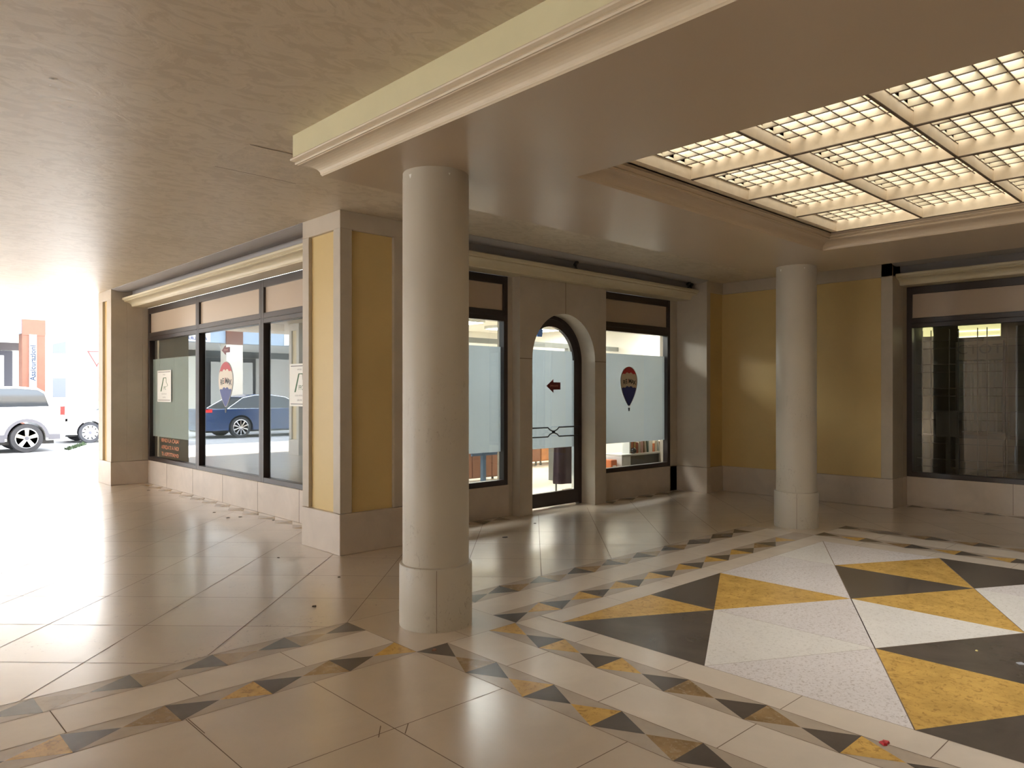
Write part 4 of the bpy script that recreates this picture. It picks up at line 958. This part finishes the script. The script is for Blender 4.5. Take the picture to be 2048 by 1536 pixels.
def car(name, label, loc, outline, house, wheels, W, mat, r, rim, spokes, cladding=None, chrome_line=False, double=False, lamps='rear', glass='carglass'):
    """car heading to -x; t grows from the rear (t=0) to the nose; world x = loc.x - t"""
    t = thing(name, loc, label, 'car')
    cx = sum(p[0] for p in outline)/len(outline); cz = .6
    # add wheel arches to the lower edge
    arch = []
    for wt in wheels:
        ra = r*1.17
        arch.append([(wt+ra*math.cos(a), max(.0, r+ra*math.sin(a))) for a in [PI*k/14 for k in range(15)]][::-1])
    zb = outline[0][1]
    low = [outline[0]]
    for ar in arch: low += [(ar[0][0], zb)] + [p for p in ar if p[1] > zb] + [(ar[-1][0], zb)]
    poly = low + outline[1:]
    b = MB(); n = len(poly)
    def layer(y, s_, sz): return [(-(cx+(p-cx)*s_), y, (cz+(z-cz)*sz)) for p, z in poly]
    Ls = [layer(-W/2, .985, .955), layer(-W/2+.035, .997, .985), layer(-W/2+.11, 1, 1), layer(W/2-.11, 1, 1), layer(W/2-.035, .997, .985), layer(W/2, .985, .955)]
    # keep arches and lower edge unscaled in z on the outside
    for Lr in Ls:
        for i, (p, z) in enumerate(poly):
            if i < len(low): Lr[i] = (-p if 0 < i < len(low)-1 else Lr[i][0], Lr[i][1], z)
    vs = [v for Lr in Ls for v in Lr]; fs = []
    for i in range(5):
        for k in range(n): fs.append((i*n+k, i*n+(k+1) % n, (i+1)*n+(k+1) % n, (i+1)*n+k))
    fs += [tuple(range(n))[::-1], tuple(range(5*n, 6*n))]
    b.add(vs, fs, mat); b.build('body', parent=t, smooth=True)
    zlo = min(z for _, z in house); zhi = max(z for _, z in house)
    def gh(y_s, inset=0.0, sc=1.0): return [(-p, y_s*(W/2-.06-(z-zlo)/(zhi-zlo)*.20-inset), z) for p, z in house]
    g = MB(); A_ = gh(-1); B_ = gh(1); m2 = len(house)
    g.add(A_+B_, [(k, (k+1) % m2, m2+(k+1) % m2, m2+k) for k in range(m2)] + [tuple(range(m2))[::-1], tuple(range(m2, 2*m2))], M[glass]); g.build('windows', parent=t)
    # roof shell + pillars in body colour
    top = [(p, z) for p, z in house if z > zlo+(zhi-zlo)*.80]
    ro = MB(); A_ = [(-p, -(W/2-.06-(z-zlo)/(zhi-zlo)*.20)-.006, z+.006) for p, z in top]; B_ = [(x, -y, z) for x, y, z in A_]; k_ = len(A_)
    A2 = [(x, y, z+.025) for x, y, z in A_]; B2 = [(x, y, z+.025) for x, y, z in B_]
    A2 = [(x, y+.03, z) for x, y, z in A2]; B2 = [(x, y-.03, z) for x, y, z in B2]
    vs = A_+A2+B2+B_; fs = []
    for i in range(k_-1):
        for l in range(3): fs.append((l*k_+i, l*k_+i+1, (l+1)*k_+i+1, (l+1)*k_+i))
    fs += [(0, k_, 2*k_, 3*k_), (k_-1, 2*k_-1, 3*k_-1, 4*k_-1)]
    ro.add(vs, fs, mat); ro.build('roof', parent=t)
    pl = MB()
    def yat(z): return W/2-.06-(z-zlo)/(zhi-zlo)*.20+.004
    cen = (min(p for p, _ in house)+max(p for p, _ in house))/2
    for p0, p1 in ((cen-.1, cen-.12), ):
        for sg in (-1, 1): pl.add([(-p0, sg*yat(zlo), zlo), (-(p0+.10), sg*yat(zlo), zlo), (-(p1+.08), sg*yat(zhi), zhi), (-p1, sg*yat(zhi), zhi)], [(0, 1, 2, 3)], M['carplastic'])
    for sg in (-1, 1):
        for i in range(len(house)):
            a, c_ = house[i], house[(i+1) % len(house)]
            if abs(a[1]-zlo) < .01 and abs(c_[1]-zlo) < .01:
                if chrome_line: pl.tube([(-a[0], sg*yat(zlo), zlo+.01), (-c_[0], sg*yat(zlo), zlo+.01)], .012, M['chrome'], 6)
                continue
            pl.tube([(-a[0], sg*yat(a[1]), a[1]), (-c_[0], sg*yat(c_[1]), c_[1])], .016 if chrome_line else .025, M['chrome'] if chrome_line else mat, 6)
    pl.build('pillars', parent=t)
    if cladding:
        c2 = MB()
        for sg in (-1, 1):
            for ar, wt in zip(arch, wheels):
                outr = [(wt+(p-wt)*1.17, r+(z-r)*1.17) for p, z in ar]
                for k in range(len(ar)-1):
                    y0, y1 = sg*(W/2-.01), sg*(W/2+.015)
                    P4 = [ar[k], ar[k+1], outr[k+1], outr[k]]
                    c2.add([(-p, y1, z) for p, z in P4] + [(-p, y0, z) for p, z in P4], [(0,1,2,3), (4,5,6,7), (3,2,6,7), (0,1,5,4)], M['carplastic'])
            c2.box(-(wheels[1]-r*1.3), -(wheels[0]+r*1.3), sg*(W/2-.02), sg*(W/2+.012), zb-.02, zb+.17, M['carplastic'])
            c2.box(-.10, -(wheels[0]-r*1.3), sg*(W/2-.02), sg*(W/2+.010), zb+.02, zb+.16, M['carplastic'])
        c2.box(-.12, .02, -W/2+.1, W/2-.1, zb, zb+.24, M['carplastic'])
        c2.build('cladding', parent=t)
    Lc = max(p for p, _ in outline)
    for sg in (-1, 1):
        tl = MB(); z_ = .88 if not cladding else .95
        tl.bbox(-.32 if not cladding else -.10, .012, sg*(W/2-.30), sg*(W/2+.006), z_, z_+(.10 if not cladding else .22), M['taillight'], .01); tl.build('tail_light', parent=t)
        hl = MB(); hl.bbox(-(Lc-.06), -(Lc-.34), sg*(W/2-.35), sg*(W/2+.0), .66, .76, M['chrome'], .01); hl.build('headlight', parent=t)
        mr = MB(); mx = -(max(p for p, z in house if abs(z-zlo) < .01)-.35); mr.bbox(mx-.06, mx+.06, sg*(W/2-.02), sg*(W/2+.16), zlo-.02, zlo+.12, mat, .02); mr.build('wing_mirror', parent=t)
    for wt in wheels:
        for sg in (-1, 1): wheel(t, -wt, sg*(W/2-.115), r, rim, spokes, sg, double)
    ub = MB(); ub.box(-(Lc-.2), -.2, -W/2+.2, W/2-.2, .2, .42, M['black']); ub.build('underbody', parent=t)
    return t
SUV_O = [(.0, .30), (4.42, .30), (4.52, .45), (4.54, .80), (4.45, .98), (3.45, 1.10), (3.2, 1.14), (.35, 1.18), (.05, 1.10), (-.03, .85), (-.04, .42)]
SUV_H = [(.30, 1.14), (3.42, 1.10), (2.75, 1.58), (2.3, 1.64), (1.0, 1.66), (.55, 1.62), (.40, 1.52)]
car('parked_suv', 'white SUV with dark wheel arch cladding, its rear half showing at the left edge', (4.86, 23.2, -.01), SUV_O, SUV_H, (.84, 3.50), 1.86, M['skin_white'], .365, .255, 5, cladding=True)
HB_O = [(.0, .26), (4.0, .26), (4.12, .40), (4.12, .62), (3.95, .78), (3.1, .98), (2.9, 1.0), (.25, 1.02), (.0, .90), (-.02, .5)]
HB_H = [(.25, 1.0), (3.12, .97), (2.35, 1.44), (1.9, 1.49), (.7, 1.48), (.38, 1.40)]
car('parked_hatchback', 'small white car behind the SUV, its bonnet and front wheel showing beside the street pier', (9.40, 26.2, -.01), HB_O, HB_H, (.62, 3.18), 1.74, M['skin_white'], .315, .225, 10)
SD_O = [(.0, .27), (5.0, .25), (5.12, .40), (5.10, .70), (4.9, .85), (3.9, .98), (3.6, 1.0), (1.0, 1.0), (.12, .98), (.0, .88), (-.04, .50)]
SD_H = [(.85, .99), (3.75, .98), (3.0, 1.38), (2.5, 1.45), (1.9, 1.45), (1.45, 1.36)]
car('parked_sedan', 'dark blue sedan parked across the street, mirrored in the street side shopfront glass', (-1.0, 25.6, -.01), SD_O, SD_H, (1.30, 4.25), 1.90, M['carblue'], .36, .27, 10, chrome_line=True, double=True)

# road sign
t = thing('road_sign', (6.05, 25.2, -.01), 'give way sign on a slightly leaning pole beside the small white car', 'road sign'); t.location = (6.3, 24.75, -.01)
a = MB(); a.tube([(0.10, 0, 0), (-.08, 0, 2.75)], .03, M['steel'], 10); a.build('pole', parent=t)
a = MB(); a.prism([(-.33, 2.78), (.21, 2.78), (-.06, 2.30)], lambda p, q_, t_: (p, t_, q_), -.045, -.035, M['red']); a.prism([(-.26, 2.74), (.14, 2.74), (-.06, 2.38)], lambda p, q_, t_: (p, t_, q_), -.048, -.044, M['signwhite']); a.build('triangle_plate', parent=t)
# weeds along the kerb
gr = MB(); rg = random.Random(5)
for k in range(260):
    x = rg.uniform(4.98, 5.95); y = 22.6+(x-4.98)*2.3+rg.uniform(-.25, .25); h_ = rg.uniform(.03, .09); a_ = rg.uniform(0, PI)
    gr.face([(x-.02*math.cos(a_), y-.02*math.sin(a_), -.01), (x+.02*math.cos(a_), y+.02*math.sin(a_), -.01), (x+rg.uniform(-.03, .03), y, h_)], M['grass'])
o = gr.build('kerb_weeds', fix=False); o['kind'] = 'stuff'; tag(o, 'thin line of green weeds along the kerb behind the SUV wheel', 'weeds')

# arcaded building across the street
bd = thing('arcade_building', (-8, 30, 0), 'arcaded building across the street with terracotta pillars and a pale fascia', 'building'); L = bd.location
a = MB(); a.box(-26, 6.95, 28.5, 28.8, 3.45, 4.0, M['bluegrey']); a.build('fascia', parent=bd, off=L)
a = MB(); a.box(-26, 6.95, 28.8, 36, 3.45, 3.6, M['render']); a.build('portico_ceiling', parent=bd, off=L)
a = MB(); a.box(-26, 6.4, 30.5, 36, 4.0, 13.0, M['render']); a.build('upper_wall', parent=bd, off=L)
a = MB(); a.box(-26, 6.4, 34.0, 34.3, .1, 3.45, M['render']); a.build('back_wall', parent=bd, off=L)
for x in (-22.0, -17.5, -13.0, -8.5, -4.0, .5, 5.0):
    a = MB(); a.bbox(x, x+.65, 28.42, 29.0, .1, 4.25, M['terracotta'] if x > 0 else M['cream'], .01); a.box(x-.002, x+.652, 28.41, 28.5, 3.4, 4.25, M['terracotta']); a.build('pillar', parent=bd, off=L)
M['farframe'] = plain('far_frame', (.012, .012, .022), .5)
a = MB(); a.box(-26, 6.0, 33.92, 34.0, 3.16, 3.45, plain('mauve_band', (.035, .028, .032), .6)); a.build('wall_band', parent=bd, off=L)
for x in (-20.5, -16, -11.5, -7, -2.5, 3.25):
    a = MB(); a.box(x, x+2.4, 33.9, 34.0, .3, 3.14, M['farframe']); w_ = a.build('shop_window', parent=bd, off=L)
    a = MB(); a.box(x+.15, x+1.1, 33.88, 33.9, .5, 2.95, M['glasspale'] if 'glasspale' in M else M['whitepaint']); a.box(x+1.2, x+2.12, 33.88, 33.9, .5, 2.95, M['whitepaint']); a.build('pane', parent=w_)
t = thing('pillar_sign', (5.24, 28.40, 2.6), 'tall narrow white sign with vertical blue lettering on the terracotta pillar', 'sign'); L = t.location
a = MB(); a.bbox(5.19, 5.39, 28.36, 28.41, 1.5, 3.42, M['signwhite'], .003)
put_text(a, 'Assicurazioni', .23, lambda x, y: (5.29-y, 28.357, 2.5+x), plain('sign_blue', (.005, .015, .04), .5), sx=.95, bold=.010); a.build('sign_board', parent=t, off=L, fix=False)
def fascia_sign(name, x, w_, z0, z1, label, lines):
    t = thing(name, (x, 28.48, z0), label, 'sign'); L = t.location
    a = MB(); a.box(x-w_/2, x+w_/2, 28.45, 28.495, z0, z1, M['signwhite'])
    for txt, sz, dx, z, mt, sx, sh in lines: put_text(a, txt, sz, lambda p, q_, dx=dx, z=z: (x+p+dx, 28.447, z+q_), M[mt], sx=sx, bold=.006, shear=sh)
    a.build('sign_board', parent=t, off=L, fix=False)
fascia_sign('fascia_sign', -2.25, .98, 3.46, 3.98, 'white fascia sign reading VITT and ASSICURA, mirrored in the shopfront glass', [('VITT', .34, 0, 3.82, 'black', 1.0, 0), ('ASSICURA', .165, 0, 3.57, 'navy', 1.0, 0)])
fascia_sign('fascia_sign', -6.5, 1.5, 3.47, 3.97, 'pale fascia sign with BV and three red slashes, mirrored in the shopfront glass', [('BV', .30, -.35, 3.80, 'black', 1.0, 0), ('III', .30, .12, 3.80, 'red', 1.1, .3), ('RRADOCHI', .17, 0, 3.57, 'navy', 1.0, 0)])
# low pale houses further off
M['farwin'] = plain('far_window', (.035, .04, .05), .5)
for x0, x1, y, h_, lb in ((8, 17.5, 66, 9.0, 'pale washed out house with arched doorway at the end of the street'), (18, 34, 72, 7.6, 'pale washed out low house right of the arched one, far off')):
    t = thing('far_house', ((x0+x1)/2, y, 0), lb, 'house'); L = t.location
    a = MB(); a.box(x0, x1, y, y+8, 0, h_, M['render']); a.build('wall', parent=t, off=L)
    a = MB(); a.prism([(y-.5, h_), (y+8.5, h_), (y+4, h_+1.6)], lambda p, q_, t_: (t_, p, q_), x0-.3, x1+.3, M['render']); a.build('roof', parent=t, off=L)
    for k in range(int((x1-x0)/2.4)):
        for z in (1.2, 4.6):
            a = MB(); xx = x0+.8+2.4*k; a.box(xx, xx+.9, y-.06, y, z, z+1.5, M['farwin']); a.build('window', parent=t, off=L)

# ------------------------------------------------------------------ litter on the floor
def bit(name, px, py, size, mat, label, cat, pts=7, seed=1, h=.004):
    x, y = gpt(px, py, 0); r_ = random.Random(seed); a = MB()
    ring_ = [(x+size*r_.uniform(.5, 1)*math.cos(2*PI*k/pts), y+size*r_.uniform(.35, 1)*math.sin(2*PI*k/pts)) for k in range(pts)]
    z0 = .0022
    n = len(ring_)
    vs = [(p[0], p[1], z0) for p in ring_] + [(x+(p[0]-x)*.8, y+(p[1]-y)*.8, z0+h*r_.uniform(.5, 1)) for p in ring_]
    a.add(vs, [(k, (k+1) % n, n+(k+1) % n, n+k) for k in range(n)] + [tuple(range(n, 2*n)), tuple(range(n))[::-1]], mat)
    o = a.build(name); o['kind'] = 'thing'; tag(o, label, cat, 'litter on the floor'); return o
bit('sweet_wrapper', 1769, 1488, .028, M['balloonred'], 'crumpled red sweet wrapper on the white border at the bottom right', 'wrapper', 9, 3, .012)
bit('fallen_petal', 1953, 1302, .016, plain('pale_yellow', (.7, .62, .25), .6), 'pale yellow petal on the dark triangle at the right', 'petal', 5, 4)
bit('paper_scrap', 2040, 1328, .04, plain('scrap_blue', (.35, .38, .45), .4), 'bluish scrap of paper on the dark triangle at the right edge', 'paper', 4, 6)
bit('paper_scrap', 1803, 1433, .012, M['signwhite'], 'tiny white scrap on the joint beside the golden triangle', 'paper', 5, 8)
bit('dry_leaf', 869, 1301, .022, M['wooddark'], 'small curled brown leaf on the dark inlay in front of the large column', 'leaf', 6, 9, .008)
lf = plain('leaf_dark', (.07, .045, .03), .7)
for i, (px, py, s_, where) in enumerate(((297, 981, .03, 'near the foot of the street pier'), (429, 1025, .03, 'in front of the street side shopfront'), (456, 1036, .028, 'left one of the pair in front of the shopfront'), (480, 1034, .03, 'right one of the pair in front of the shopfront'), (546, 1041, .025, 'against the shopfront plinth'), (557, 1116, .018, 'on a slab left of the corner pier'), (628, 1213, .02, 'on the slabs left of the large column'), (678, 1155, .018, 'just below the corner pier'), (1070, 1047, .03, 'on the shiny slab before the arched door'), (1010, 1075, .05, 'long sliver right of the large column'))):
    bit('dry_leaf', px, py, s_, lf, 'tiny dark leaf scrap '+where, 'leaf', 6, 20+i, .005)
